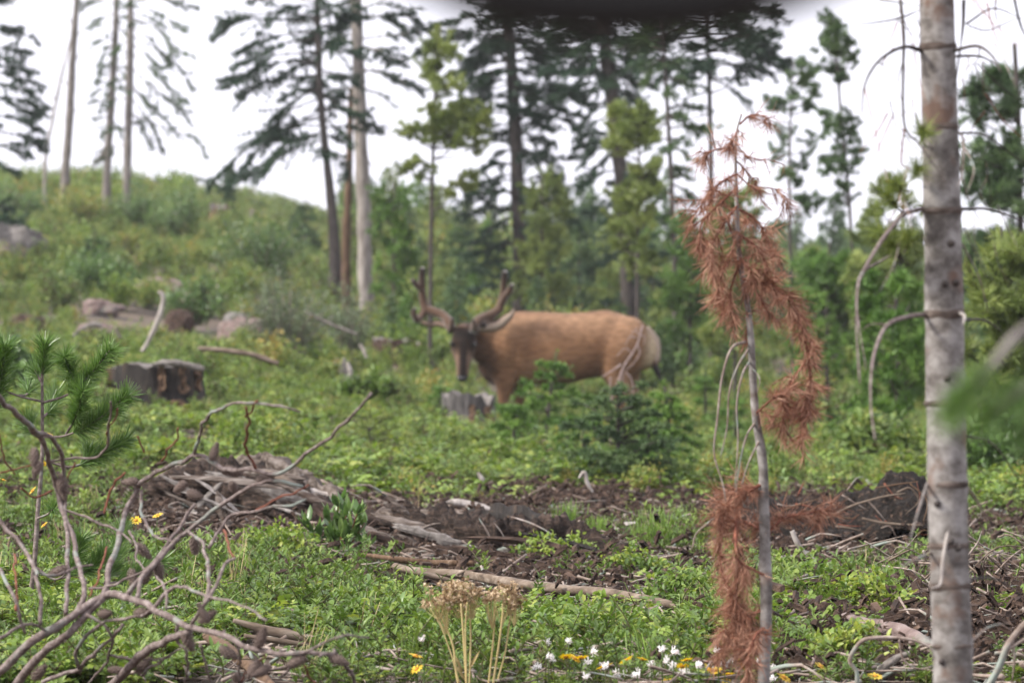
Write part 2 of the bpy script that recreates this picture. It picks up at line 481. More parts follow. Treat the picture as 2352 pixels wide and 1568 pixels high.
def gD(px, py):
    """distance at which the ground is seen at this height of the view"""
    d = np.geomspace(6.2, 150, 700)
    x = (px - 1176) / FPX * d
    y = 784 + (CZ - gz(x, d)) * FPX / d
    k = np.argmin(np.where(np.minimum.accumulate(y) >= y - 1e-6, np.abs(y - py), 1e9))
    return float(d[k])

# ground sheet: fine in front of the camera, coarse out to the horizon
ud = np.concatenate([[-400, -60, -15, -4, 0], np.geomspace(1.5, 5.5, 8), np.geomspace(6, 34, 190), np.geomspace(35, 160, 90), [190, 240, 320, 450, 640, 890]])
up_ = np.concatenate([[-14000, -6000, -3000, -1500], np.linspace(-900, 3200, 170), [3900, 5400, 8400, 16500]])
GD, GP = np.meshgrid(ud, up_, indexing='ij')
GX = (GP - 1176) / FPX * np.maximum(np.abs(GD), 30) * np.where(GD < 30, 1, 1)
GX = (GP - 1176) / FPX * np.maximum(GD, 4.0)
wide = np.clip((np.abs(GP - 1150) - 2050) / 12000, 0, 1)
GX = GX + np.sign(GP - 1150) * wide * 250
GV = np.stack([GX, GD, gz(GX, GD)], -1)
nr, nc = GD.shape
ii = (np.arange(nr - 1)[:, None] * nc + np.arange(nc - 1)[None, :])
gm = MB()
gm.add(GV.reshape(-1, 3), np.stack([ii, ii + 1, ii + nc + 1, ii + nc], -1).reshape(-1, 4))
m, t, p = nt("forest_floor")
N, Lk = t.nodes, t.links
tc = N.new("ShaderNodeTexCoord")
n1 = N.new("ShaderNodeTexNoise"); n1.inputs["Scale"].default_value = 9; n1.inputs["Detail"].default_value = 9; n1.inputs["Roughness"].default_value = 0.7
Lk.new(tc.outputs["Object"], n1.inputs[0])
r1 = ramp(t, [(0.3, (0.009, 0.006, 0.005)), (0.5, (0.028, 0.019, 0.014)), (0.62, (0.075, 0.052, 0.038)), (0.75, (0.18, 0.13, 0.10))])
Lk.new(n1.outputs[0], r1.inputs[0])
n2 = N.new("ShaderNodeTexNoise"); n2.inputs["Scale"].default_value = 1.3; n2.inputs["Detail"].default_value = 6
Lk.new(tc.outputs["Object"], n2.inputs[0])
r2 = ramp(t, [(0.42, (0, 0, 0)), (0.6, (1, 1, 1))])
Lk.new(n2.outputs[0], r2.inputs[0])
mm = N.new("ShaderNodeMix"); mm.data_type = 'RGBA'
Lk.new(r2.outputs[0], mm.inputs[0]); Lk.new(r1.outputs[0], mm.inputs[6]); mm.inputs[7].default_value = (0.125, 0.092, 0.066, 1)
Lk.new(mm.outputs[2], p.inputs["Base Color"])
p.inputs["Roughness"].default_value = 0.95
b = N.new("ShaderNodeBump"); b.inputs["Strength"].default_value = 1; b.inputs["Distance"].default_value = 0.03
Lk.new(n1.outputs[0], b.inputs["Height"]); Lk.new(b.outputs[0], p.inputs["Normal"])
gnd = part("ground", gm, m, None)
tag(gnd, "sloping forest clearing floor of dark soil and litter", None, None, "structure")

# summer haze over the clearing
hb = MB()
hx0, hx1, hy0, hy1, hz0, hz1 = -60, 60, -8, 135, -6, 13
hb.add([[hx0, hy0, hz0], [hx1, hy0, hz0], [hx1, hy1, hz0], [hx0, hy1, hz0], [hx0, hy0, hz1], [hx1, hy0, hz1], [hx1, hy1, hz1], [hx0, hy1, hz1]],
       [[3, 2, 1, 0], [4, 5, 6, 7], [0, 1, 5, 4], [1, 2, 6, 5], [2, 3, 7, 6], [3, 0, 4, 7]])
m = bpy.data.materials.new("haze_air"); m.use_nodes = True; t = m.node_tree
t.nodes.remove(t.nodes["Principled BSDF"])
v = t.nodes.new("ShaderNodeVolumePrincipled")
v.inputs["Color"].default_value = (0.95, 0.96, 1.0, 1); v.inputs["Density"].default_value = 0.0006; v.inputs["Anisotropy"].default_value = 0.2
t.links.new(v.outputs[0], t.nodes["Material Output"].inputs["Volume"])
tag(part("haze", hb, m, None, smooth=False), "thin pale haze filling the air over the clearing", None, None, "stuff")

# ------------------------------------------------------------------ ground cover (stuff)
def proto_coll(name, meshes):
    c = bpy.data.collections.new(name)
    for i, me in enumerate(meshes):
        o = bpy.data.objects.new("%s_%02d" % (name, i), me)
        c.objects.link(o)
    return c

def scatter(name, label, coll, nvar, P, rot, scl, rg):
    me = bpy.data.meshes.new(name)
    n = len(P)
    me.vertices.add(n)
    me.vertices.foreach_set("co", np.asarray(P, np.float32).ravel())
    a = me.attributes.new("rot", 'FLOAT_VECTOR', 'POINT'); a.data.foreach_set("vector", np.asarray(rot, np.float32).ravel())
    a = me.attributes.new("scl", 'FLOAT', 'POINT'); a.data.foreach_set("value", np.asarray(scl, np.float32))
    a = me.attributes.new("idx", 'INT', 'POINT'); a.data.foreach_set("value", rg.integers(0, nvar, n).astype(np.int32))
    g = bpy.data.node_groups.new(name, 'GeometryNodeTree')
    g.interface.new_socket("Geometry", in_out='INPUT', socket_type='NodeSocketGeometry')
    g.interface.new_socket("Geometry", in_out='OUTPUT', socket_type='NodeSocketGeometry')
    gi = g.nodes.new("NodeGroupInput"); go = g.nodes.new("NodeGroupOutput")
    ci = g.nodes.new("GeometryNodeCollectionInfo")
    ci.inputs[0].default_value = coll
    ci.inputs["Separate Children"].default_value = True
    ci.inputs["Reset Children"].default_value = True
    ip = g.nodes.new("GeometryNodeInstanceOnPoints")
    ip.inputs["Pick Instance"].default_value = True
    def na(nm, dt):
        q = g.nodes.new("GeometryNodeInputNamedAttribute"); q.data_type = dt; q.inputs[0].default_value = nm
        return next(s_ for s_ in q.outputs if s_.enabled and s_.name == "Attribute")
    g.links.new(gi.outputs[0], ip.inputs["Points"])
    g.links.new(ci.outputs[0], ip.inputs["Instance"])
    g.links.new(na("idx", 'INT'), ip.inputs["Instance Index"])
    g.links.new(na("rot", 'FLOAT_VECTOR'), ip.inputs["Rotation"])
    g.links.new(na("scl", 'FLOAT'), ip.inputs["Scale"])
    g.links.new(ip.outputs[0], go.inputs[0])
    o = bpy.data.objects.new(name, me)
    C.objects.link(o)
    md = o.modifiers.new("scatter", 'NODES')
    md.node_group = g
    return tag(o, label, None, None, "stuff")

def rose_mesh(i):
    g = np.random.default_rng(100 + i)
    mb = MB()
    for s_ in range(g.integers(4, 7)):
        az = g.uniform(0, 6.28)
        h = g.uniform(0.025, 0.075)
        lean = g.uniform(0.1, 0.7)
        top = np.array([math.cos(az) * h * lean, math.sin(az) * h * lean, h])
        b0 = np.array([math.cos(az), math.sin(az), 0]) * g.uniform(0, 0.04)
        path = spline([b0, b0 + top * np.array([.35, .35, .6]), b0 + top], 6)
        mb.tube(path, [0.0013, 0.0007], 4, 0.05, cap=False)
        for q in range(g.integers(3, 6)):
            f = g.uniform(0.35, 1.0)
            o = path[min(5, int(f * 5))]
            a2 = g.uniform(0, 6.28)
            d = norm(np.array([math.cos(a2), math.sin(a2), g.uniform(-0.1, 0.5)]))
            L = g.uniform(0.022, 0.04)
            side = norm(np.cross(d, [0, 0, 1.0]))
            nn = norm(np.cross(side, d) + g.normal(size=3) * 0.25)
            ll = g.uniform(0.012, 0.019)
            tn = g.uniform(0.35, 0.95)
            PP, DD = [o + d * L], [d]
            for kk, fr in enumerate((0.85, 0.5)):
                for sg in (-1, 1):
                    PP.append(o + d * L * fr); DD.append(d * 0.5 + side * sg)
            PP, DD = np.array(PP), np.array(DD)
            mb.tube(np.array([o, o + d * L]), [0.0006, 0.0005], 3, 0.1, cap=False)
            mb.leaves(PP, DD + g.normal(size=DD.shape) * 0.12, np.tile(nn, (5, 1)) + g.normal(size=(5, 3)) * 0.2, ll * g.uniform(0.8, 1.1, 5), ll * 0.72, np.clip(tn + g.normal(size=5) * 0.06, 0.2, 1), 0.18, 0.15)
    return mb.mesh("rose_plant", M['rose'])

def forb_mesh(i):
    g = np.random.default_rng(200 + i)
    mb = MB()
    for s_ in range(g.integers(3, 6)):
        h = g.uniform(0.03, 0.085)
        b0 = np.append(g.normal(size=2) * 0.02, 0)
        path = spline([b0, b0 + [g.normal() * 0.01, g.normal() * 0.01, h * 0.6], b0 + [g.normal() * 0.02, g.normal() * 0.02, h]], 8)
        mb.tube(path, [0.0014, 0.0007], 4, 0.08, cap=False)
        k = int(h * 240) + 6
        ix = g.integers(1, 8, k)
        a = g.uniform(0, 6.28, k)
        DD = np.stack([np.cos(a), np.sin(a), g.uniform(0.3, 1.5, k)], 1)
        mb.leaves(path[ix], DD, np.stack([-np.cos(a) * .5, -np.sin(a) * .5, np.ones(k)], 1), g.uniform(0.011, 0.024, k), g.uniform(0.004, 0.007, k), np.clip(g.uniform(0.3, 0.9) + g.normal(size=k) * 0.1, 0.2, 1), 0.2, 0.15)
    return mb.mesh("forb_plant", M['forb'])

def grass_mb(n, h, spread, g, w=0.0022, t=(0.2, 0.95), flop=0.5):
    mb = MB()
    for k in range(n):
        a = g.uniform(0, 6.28)
        L = h * g.uniform(0.55, 1.1)
        o = np.append(g.normal(size=2) * spread * 0.35, -0.005)
        out = np.array([math.cos(a), math.sin(a), 0])
        f = g.uniform(0.1, 1) * flop
        P = np.array([o, o + out * L * f * 0.25 + [0, 0, L * 0.5], o + out * L * f * 0.65 + [0, 0, L * (0.9 - f * 0.15)], o + out * L * f * 1.1 + [0, 0, L * (1.0 - f * 0.45)]])
        s_ = np.cross(out, [0, 0, 1.0]) * w * 0.5
        V = np.vstack([P[0] - s_, P[0] + s_, P[1] - s_, P[1] + s_, P[2] - s_ * .7, P[2] + s_ * .7, P[3]])
        b_ = mb.n
        mb.add(V, [[0, 1, 3, 2], [2, 3, 5, 4]], g.uniform(*t))
        mb.F.append(np.array([[4, 5, 6]]) + b_)
    return mb

def litter_mesh(i):
    g = np.random.default_rng(300 + i)
    mb = MB()
    for k in range(g.integers(4, 9)):
        a = g.uniform(0, 3.14)
        L = g.uniform(0.03, 0.16)
        o = np.append(g.normal(size=2) * 0.07, g.uniform(0.002, 0.02))
        d = np.array([math.cos(a), math.sin(a), g.normal() * 0.15]) * L / 2
        mb.tube(spline([o - d, o + g.normal(size=3) * 0.008, o + d], 5), [g.uniform(0.001, 0.004), 0.001], 4, g.uniform(0, 1))
    return mb.mesh("twig_litter", M['twig'])

def chip_mesh(i):
    g = np.random.default_rng(330 + i)
    mb = MB()
    for k in range(g.integers(10, 18)):
        a = g.uniform(0, 3.14)
        L = g.uniform(0.008, 0.032); w = L * g.uniform(0.2, 0.5); h = g.uniform(0.003, 0.009)
        o = np.append(g.normal(size=2) * 0.06, g.uniform(0.0, 0.02))
        d = np.array([math.cos(a), math.sin(a), g.normal() * 0.3]) * L / 2
        s_ = norm(np.cross(d, [0, 0, 1])) * w / 2
        u = np.array([0, 0, h])
        V = [o - d - s_, o - d + s_, o + d + s_ * .6, o + d - s_ * .8, o - d * .8 - s_ * .6 + u, o - d * .9 + s_ * .8 + u, o + d * .8 + s_ * .5 + u, o + d * .7 - s_ * .6 + u]
        mb.add(V, [[0, 1, 5, 4], [1, 2, 6, 5], [2, 3, 7, 6], [3, 0, 4, 7], [4, 5, 6, 7]], g.uniform())
    return mb.mesh("wood_chip", M['rot'], smooth=False)

def under_mesh(i):
    g = np.random.default_rng(400 + i)
    mb = MB()
    for s_ in range(g.integers(7, 12)):
        az = g.uniform(0, 6.28); h = g.uniform(0.12, 0.36); lean = g.uniform(0.1, 0.9)
        top = np.array([math.cos(az) * h * lean, math.sin(az) * h * lean, h])
        path = spline([[0, 0, 0], top * [.3, .3, .6], top], 7)
        mb.tube(path, [0.003, 0.001], 3, 0.05, cap=False)
        k = g.integers(14, 24)
        ix = g.integers(2, 7, k)
        DD = g.normal(size=(k, 3)) + [0, 0, 0.5]
        mb.leaves(path[ix] + g.normal(size=(k, 3)) * 0.02, DD, g.normal(size=(k, 3)) * 0.5 + [0, 0, 1], g.uniform(0.025, 0.055, k), g.uniform(0.015, 0.03, k), np.clip(g.uniform(0.25, 0.85) + g.normal(size=k) * 0.1, 0.2, 1), 0.2, 0.2)
    return mb.mesh("undergrowth_plant", M['under'])

BARE = [(40, 665, 80, 30), (560, 1225, 340, 70), (1150, 1300, 380, 62), (1900, 1270, 290, 70), (1130, 1395, 280, 60), (1400, 1420, 220, 55), (640, 1520, 140, 56), (545, 1560, 110, 60), (2050, 1500, 150, 70), (365, 720, 120, 50), (430, 760, 60, 26), (365, 950, 110, 22), (1075, 1000, 75, 20), (560, 1190, 330, 85), (1120, 1265, 330, 75), (1480, 1330, 220, 60), (1900, 1225, 280, 85), (1600, 1170, 160, 50), (2240, 1430, 190, 140), (1300, 1190, 260, 40),
        (220, 710, 130, 35), (560, 800, 130, 30)]
def density(px, py, P):
    d = np.clip(0.75 + 1.0 * vnoise(P, 1.3, 5) + 0.7 * vnoise(P, 4.1, 6), 0.04, 1)
    for cx, cy_, rx, ry in BARE:
        q = ((px - cx) / rx) ** 2 + ((py - cy_) / ry) ** 2
        d = d * np.clip((q - 0.55) / 0.6, 0.1, 1)
    return d

def fan(n, d0, d1, rg, p0=-700, p1=3050, mask=True):
    D = np.sqrt(rg.uniform(d0 ** 2, d1 ** 2, n))
    px = rg.uniform(p0, p1, n)
    x = (px - 1176) / FPX * D
    z = gz(x, D)
    P = np.stack([x, D, z], 1)
    if mask:
        py = 784 + (CZ - z) * FPX / D
        P = P[rg.uniform(size=n) < density(px, py, np.stack([x, D, z * 0], 1))]
    return P

def rots(n, rg, tilt=0.15):
    return np.stack([rg.normal(size=n) * tilt, rg.normal(size=n) * tilt, rg.uniform(0, 6.28, n)], 1)

rg = np.random.default_rng(11)
P = np.vstack([fan(8000, 6.78, 12.5, rg), fan(17000, 12.5, 32, rg)])
scatter("rose_ground_cover", "low yellow-green rose leaves carpeting the clearing floor", proto_coll("rose_plants", [rose_mesh(i) for i in range(8)]), 8, P, rots(len(P), rg), rg.uniform(0.7, 1.15, len(P)) * np.clip(1.0 + 0.8 * vnoise(P * [1, 1, 0], 2.6, 12), 0.5, 1.4) * np.where(P[:, 1] > 14, 1.3, np.where(P[:, 1] > 9.0, .72, .82)), rg)
P = np.vstack([fan(3600, 6.78, 12.5, rg), fan(8000, 12.5, 34, rg)])
scatter("forb_ground_cover", "small narrow-leaved green herbs between the rose leaves", proto_coll("forb_plants", [forb_mesh(i) for i in range(6)]), 6, P, rots(len(P), rg), rg.uniform(0.7, 1.4, len(P)), rg)
P = np.vstack([fan(1000, 6.95, 13, rg), fan(2200, 13, 32, rg)])
scatter("thin_grass", "thin green and straw grass blades among the leaves", proto_coll("grass_tufts", [grass_mb(22, 0.10, 0.05, np.random.default_rng(500 + i), 0.0018).mesh("grass_tuft", M['grass']) for i in range(3)] + [grass_mb(10, 0.13, 0.06, np.random.default_rng(510), 0.0015).mesh("dry_tuft", M['drygrass'])]), 4, P, rots(len(P), rg), rg.uniform(0.6, 1.2, len(P)), rg)
def herb_mesh(i):
    g = np.random.default_rng(260 + i)
    mb = MB()
    for s_ in range(g.integers(1, 4)):
        h = g.uniform(0.09, 0.17); ln = g.normal(size=2) * .03
        path = spline([[0, 0, 0], [ln[0] * .4, ln[1] * .4, h * .6], [ln[0], ln[1], h]], 10)
        mb.tube(path, [0.0016, 0.0008], 5, .05, cap=False)
        k = g.integers(10, 18); ix = g.integers(2, 10, k); a = g.uniform(0, 6.28, k)
        mb.leaves(path[ix], np.stack([np.cos(a), np.sin(a), g.uniform(.3, 1.3, k)], 1), np.stack([-np.cos(a) * .6, -np.sin(a) * .6, np.ones(k)], 1), g.uniform(.02, .042, k), g.uniform(.008, .016, k), np.clip(g.uniform(.35, .9) + g.normal(size=k) * .1, .2, 1), .2, .25)
    return mb.mesh("herb", M[['forb', 'shrub', 'rose'][i % 3]])
P = np.vstack([fan(150, 6.9, 9.3, rg), fan(900, 9.3, 30, rg)])
scatter("tall_herbs", "taller leafy herbs standing above the ground cover", proto_coll("herbs", [herb_mesh(i) for i in range(6)]), 6, P, rots(len(P), rg), rg.uniform(.5, 1.0, len(P)) * np.where(P[:, 1] > 14, 1.4, .8), rg)
P = np.vstack([fan(3000, 6.8, 14.5, rg, mask=False), fan(2600, 14.5, 34, rg, mask=False)])
scatter("twig_litter", "dead twigs littering the ground", proto_coll("twigs", [litter_mesh(i) for i in range(5)]), 5, P, rots(len(P), rg, 0.1), rg.uniform(0.6, 1.5, len(P)), rg)
P = np.vstack([fan(7500, 9.0, 16, rg, mask=False), fan(1500, 7, 10, rg, 1700, 2700, mask=False)])
scatter("wood_chip_litter", "crumbled brown wood chips on bare soil", proto_coll("chips", [chip_mesh(i) for i in range(5)]), 5, P, rots(len(P), rg, 0.2), rg.uniform(0.6, 1.5, len(P)), rg)
P = np.vstack([fan(1100, 14, 20, rg), fan(4200, 20, 34, rg), fan(12000, 34, 66, rg, -1500, 3800, True), fan(5500, 66, 160, rg, -1500, 3800, False)])
sc_ = rg.uniform(0.45, 0.9, len(P)) * np.clip(P[:, 1] / 48, 0.42, 1.7)
scatter("undergrowth", "yellow-green low undergrowth covering the far slope", proto_coll("undergrowth_plants", [under_mesh(i) for i in range(7)]), 7, P, rots(len(P), rg), sc_, rg)

P = np.vstack([fan(700, 14.5, 24, rg), fan(700, 24, 36, rg)])
# low shrubs are placed after their shape is defined
LOWP = P
# a far thicket of shrubs and young conifers that reads as one mass
def thicket_bush(i):
    g = np.random.default_rng(700 + i)
    mb = MB(); h = g.uniform(0.5, 0.9)
    for s_ in range(16):
        a = g.uniform(0, 6.28); r_ = math.sqrt(g.uniform()) * 0.4
        e = np.array([math.cos(a) * r_, math.sin(a) * r_, h * math.sqrt(max(.1, 1 - (r_ / .45) ** 2 * .7)) * g.uniform(.7, 1.1)])
        mb.tube(np.array([[0, 0, 0], e * .5 + [0, 0, .02], e]), [.006, .002], 3, .05, cap=False)
        k = 46; f = g.uniform(0.25, 1, (k, 1))
        mb.leaves(e * f + g.normal(size=(k, 3)) * .06, g.normal(size=(k, 3)), g.normal(size=(k, 3)) + [0, 0, .6], g.uniform(.05, .09, k), g.uniform(.03, .05, k), np.clip(g.uniform(.25, .85) + g.normal(size=k) * .12, .2, 1), .2, .2)
    return mb.mesh("thicket_bush", M['under' if i % 4 else 'rose'])
def thicket_fir(i):
    g = np.random.default_rng(720 + i)
    mb = MB(); h = g.uniform(1.0, 1.7)
    mb.tube(np.array([[0, 0, 0], [0, 0, h]]), [.025, .006], 5, .05)
    for k in range(34):
        z = h * (0.1 + 0.88 * k / 34); a = k * 2.4 + g.normal() * .3; l = .42 * (1.08 - z / h) ** .8 * g.uniform(.6, 1.2)
        d = np.array([math.cos(a), math.sin(a), g.normal() * .15]); e = np.array([0, 0, z]) + d * l
        PP, AA = along(spline([[0, 0, z], [d[0] * l * .5, d[1] * l * .5, z + .03], e], 6), 8)
        mb.needles(PP, AA, int(50 * l / .3) + 10, .085, .02, (30, 75), (.1, .9), .4, .1, g)
    return mb.mesh("thicket_fir", M[['pine', 'pine', 'fir', 'youngfir', 'pine', 'fir'][i % 6]])
def along(path, k):
    i = np.linspace(0, len(path) - 1, k)
    j = np.clip(i.astype(int), 0, len(path) - 2)
    f = (i - j)[:, None]
    return path[j] * (1 - f) + path[j + 1] * f, norm(path[j + 1] - path[j])
P1 = fan(560, 36, 60, rg, 880, 3300, False); P2 = fan(760, 60, 110, rg, 780, 3600, False); P3 = fan(420, 38, 62, rg, -900, 900, False); P4 = fan(500, 62, 110, rg, -900, 430, False)
P = np.vstack([P1, P2])
sc_ = np.concatenate([rg.uniform(.35, .75, len(P1)), rg.uniform(.5, 1.45, len(P2))])
scatter("far_thicket", "far-off thicket of shrubs and young conifers behind the clearing", proto_coll("thicket", [thicket_bush(i) for i in range(6)] + [thicket_fir(i) for i in range(6)]), 12, P, rots(len(P), rg, .06), sc_, rg)

scatter("low_shrubs", "knee-high leafy shrubs lumped over the middle of the clearing", proto_coll("low_shrub_plants", [thicket_bush(20 + i) for i in range(5)]), 5, LOWP, rots(len(LOWP), rg, .1), rg.uniform(.12, .30, len(LOWP)) * np.clip(LOWP[:, 1] / 22, .7, 1.5) * np.clip(1 + .6 * vnoise(LOWP * [1, 1, 0], 1.1, 3), .5, 1.5), rg)
P = np.vstack([P3, P4]); sc_ = np.concatenate([rg.uniform(.3, .7, len(P3)), rg.uniform(.35, 1.15, len(P4))])
scatter("hillside_shrubs", "yellow-green shrubs dotted over the left slope", proto_coll("slope_shrubs", [thicket_bush(10 + i) for i in range(6)]), 6, P, rots(len(P), rg, .06), sc_, rg)

# ------------------------------------------------------------------ conifers
def along(path, k):
    i = np.linspace(0, len(path) - 1, k)
    j = np.clip(i.astype(int), 0, len(path) - 2)
    f = (i - j)[:, None]
    P = path[j] * (1 - f) + path[j + 1] * f
    return P, norm(path[j + 1] - path[j])

def bough(mL, mN, p0, p1, g, r=0.012, sag=0.08, twig=0.25, dens=15, nl=0.06, nw=0.015, nn=46, start=0.25, t=(0.2, 0.9), grav=0.15, flat=0.35, ang=(30, 70), nmain=60):
    p0, p1 = np.asarray(p0, float), np.asarray(p1, float)
    L = np.linalg.norm(p1 - p0)
    mid = p0 * .55 + p1 * .45 + np.array([g.normal() * 0.05, g.normal() * 0.05, sag + g.normal() * .03]) * L
    m2 = p0 * .22 + p1 * .78 + np.array([g.normal() * 0.05, g.normal() * 0.05, sag * .6 + g.normal() * .05]) * L
    path = spline([p0, mid, m2, p1], 12)
    mL.tube(path, [r, r * 0.25], 5, 0.5, cap=False)
    if nn <= 0:
        return path
    k = max(3, int(L * dens))
    ax = norm(p1 - p0)
    side = norm(np.cross(ax, [0, 0, 1.0]))
    bt = g.uniform(*t)
    for q in range(k):
        f = start + (1 - start) * (q + g.uniform()) / k
        i = min(10, int(f * 11))
        o = path[i] + (path[i + 1] - path[i]) * (f * 11 - i)
        sg = 1 if q % 2 else -1
        l = twig * (1.05 - 0.7 * f) * g.uniform(0.35, 1.45) * min(1, L / 0.7 + 0.3)
        if g.uniform() < .12: continue
        d = norm(ax * g.uniform(.4, 1.0) + side * sg * g.uniform(0.4, 1.0) + np.array([0, 0, g.normal() * flat - grav]))
        e = o + d * l
        mL.tube(np.array([o, e]), [r * 0.3, r * 0.12], 3, 0.5, cap=False)
        PP, AA = along(np.array([o, o + d * l * 0.55 + [0, 0, 0.01], e]), 6)
        mN.needles(PP, AA, int(nn * (0.4 + l / twig)), nl, nw, ang, (max(0, bt - 0.25), min(1, bt + 0.25)), 0.3, 0.05, g)
    PP, AA = along(path[int(start * 11):], 10)
    mN.needles(PP, AA, int(nmain * L), nl, nw, ang, t, 0.3, 0.05, g)
    return path

def px_tree(name, label, D, trunk, wpx, boughs, bark, needle, seed, auto=None, top=None, group=None, twig=0.36, nn=60, dens=18, nl=0.06, nw=0.015, cat="tree", broken=None, t=(0.1, 0.8), rough=0.12):
    """trunk: picture points of the trunk axis, converted to real points at distance D"""
    g = np.random.default_rng(seed)
    tp = [at(px, py, D) for px, py in trunk]
    base = tp[-1].copy()
    gzb = float(gz(base[0], D))
    base[2] = min(base[2], gzb) - 0.1
    pts = tp + ([base] if np.linalg.norm(tp[-1] - base) > 0.05 else [])
    if top:                         # goes on above the picture
        d = tp[0] - tp[1]
        pts = [tp[0] + norm(d) * top] + pts
    path = spline(pts, 40)
    w = [q / FPX * D / 2 for q in wpx]
    if top:
        w = [w[0] * 0.35] + w
    root = thing(name, label, cat, [base[0], D, gzb], group)
    off = np.array(root.location)
    mT, mL, mN = MB(), MB(), MB()
    mT.tube(path, w, 12, 0.5, rough, 6, seed=seed)
    for b_ in boughs:
        (sx, sy), (ex, ey) = b_[0], b_[1]
        kw = dict(b_[2]) if len(b_) > 2 else {}
        dy = kw.pop('dy', g.uniform(-0.35, 0.35))
        p1 = at(ex, ey, D); p1[1] += dy * abs(ex - sx) / FPX * D
        a_ = dict(twig=twig, nn=nn, dens=dens, nl=nl, nw=nw, t=t); a_.update(kw)
        bl_, bn_ = MB(), MB()
        bough(bl_, bn_, at(sx, sy, D), p1, g, **a_)
        bo = part("bough", bl_, bark, root, off)
        if bn_.n:
            part("needles", bn_, needle, bo, off)
    if auto:
        for (n, f0, f1, l0, l1, slope, kw) in auto:
            for q in range(n):
                f = f0 + (f1 - f0) * (q + g.uniform()) / n
                o = path[min(39, int(f * 39))]
                a = g.uniform(0, 6.28)
                l = (l0 + (l1 - l0) * (f - f0) / max(f1 - f0, 1e-6)) * g.uniform(0.35, 1.3)
                d = np.array([math.cos(a), math.sin(a), slope + g.normal() * 0.15])
                a_ = dict(twig=twig, nn=nn, dens=dens, nl=nl, nw=nw, t=t); a_.update(kw)
                bough(mL, mN, o, o + d * l, g, **a_)
    part("trunk", mT, bark, root, off)
    if mL.n: part("limbs", mL, bark, root, off, kind="stuff")
    if mN.n: part("crown", mN, needle, root, off)
    return root, path

BARE_B = dict(nn=0)
# A: conifer at the left edge
px_tree("fir_tree", "dark conifer at the left edge with drooping boughs", 45, [(-45, -60), (-40, 150), (-36, 430)], [16, 20, 24],
        [((-40, 110), (60, 120)), ((-40, 150), (65, 170)), ((-40, 190), (88, 230)), ((-38, 230), (70, 255)), ((-38, 260), (85, 300)), ((-38, 300), (100, 330)), ((-36, 330), (60, 360))],
        M['darkbark'], M['darkfir'], 1, auto=[(26, 0.05, 0.9, 0.35, 0.7, -0.2, {})], top=1.0, twig=0.3)
# B: bare leaning trunk at left
px_tree("dead_tree", "bare grey dead trunk on the left crest with a broken orange base", 62, [(178, -20), (168, 120), (158, 300), (150, 410)], [15, 18, 21, 26],
        [((170, 60), (150, 30), BARE_B), ((165, 150), (210, 110), BARE_B), ((163, 200), (130, 180), BARE_B), ((160, 260), (200, 250), BARE_B), ((172, 20), (215, 8), dict(nn=24)), ((170, 90), (225, 60), dict(nn=18))], M['bark'], M['fir'], 2, top=2.0)
px_tree("dead_pole_tree", "thin pale dead pole leaning beside the bare trunk on the left crest", 61, [(163, 90), (140, 180), (120, 280), (104, 370)], [5, 7, 8, 9], [((130, 230), (110, 210), BARE_B)], M['palebark'], M['fir'], 3)
# C: pair of sparse conifers
px_tree("fir_tree", "sparse grey-green conifer on the left crest with long boughs sweeping right", 60, [(300, -20), (299, 120), (296, 250), (292, 390)], [15, 17, 19, 21],
        [((300, 5), (450, 12)), ((300, 15), (425, 75)), ((300, 40), (440, 130)), ((300, 80), (442, 205)), ((299, 120), (430, 230)), ((299, 150), (435, 280)), ((298, 190), (400, 300)),
         ((298, 220), (370, 345)), ((297, 260), (470, 362), dict(nn=20)), ((297, 250), (350, 330)), ((299, 60), (390, 150)), ((299, 100), (380, 190)), ((300, 30), (380, 60)), ((298, 200), (350, 260))],
        M['bark'], M['fir'], 4, auto=[(14, 0.1, 0.75, 0.3, 0.5, -0.4, {})], top=1.5, twig=0.3, dens=13, nn=44)
px_tree("fir_tree", "thin sparse conifer between the bare trunk and the sweeping conifer", 61, [(268, -20), (264, 100), (254, 260), (246, 400)], [13, 16, 19, 22],
        [((266, 10), (180, 8)), ((266, 30), (215, 60)), ((265, 60), (300, 90)), ((262, 100), (225, 150)), ((260, 140), (290, 190)), ((256, 200), (215, 220)), ((254, 230), (205, 240)), ((252, 270), (275, 300)), ((250, 330), (215, 385), dict(nn=0, r=0.06, sag=-0.1))],
        M['bark'], M['fir'], 5, auto=[(22, 0.05, 0.7, 0.25, 0.4, -0.2, {})], top=1.5, twig=0.25, dens=10, nn=30)
# D
px_tree("fir_tree", "dark conifer left of the pale trunk with long boughs sweeping down to the left", 44, [(728, -20), (731, 100), (735, 205), (745, 320), (757, 430), (768, 560)], [13, 15, 16, 19, 26, 34],
        [((727, 8), (576, 4)), ((727, 40), (500, 66)), ((727, 50), (493, 90)), ((728, 72), (551, 124)), ((730, 90), (560, 150)), ((731, 120), (518, 190)), ((731, 140), (522, 205)), ((734, 175), (560, 230)), ((735, 200), (626, 276)),
         ((737, 225), (583, 322)), ((740, 250), (560, 385)), ((742, 265), (479, 428)), ((745, 300), (555, 412)), ((748, 320), (520, 440)), ((745, 290), (630, 300)),
         ((729, 30), (815, 15)), ((729, 60), (800, 60)), ((731, 110), (830, 130)), ((733, 160), (815, 190)), ((736, 220), (800, 260)), ((740, 270), (800, 330)), ((745, 330), (790, 400)),
         ((733, 140), (640, 180), dict(nn=60)), ((728, 15), (640, 30))],
        M['darkbark'], M['darkfir'], 6, auto=[(34, 0.02, 0.62, 0.3, 0.55, -0.15, {})], top=1.5, twig=0.36, nn=56)
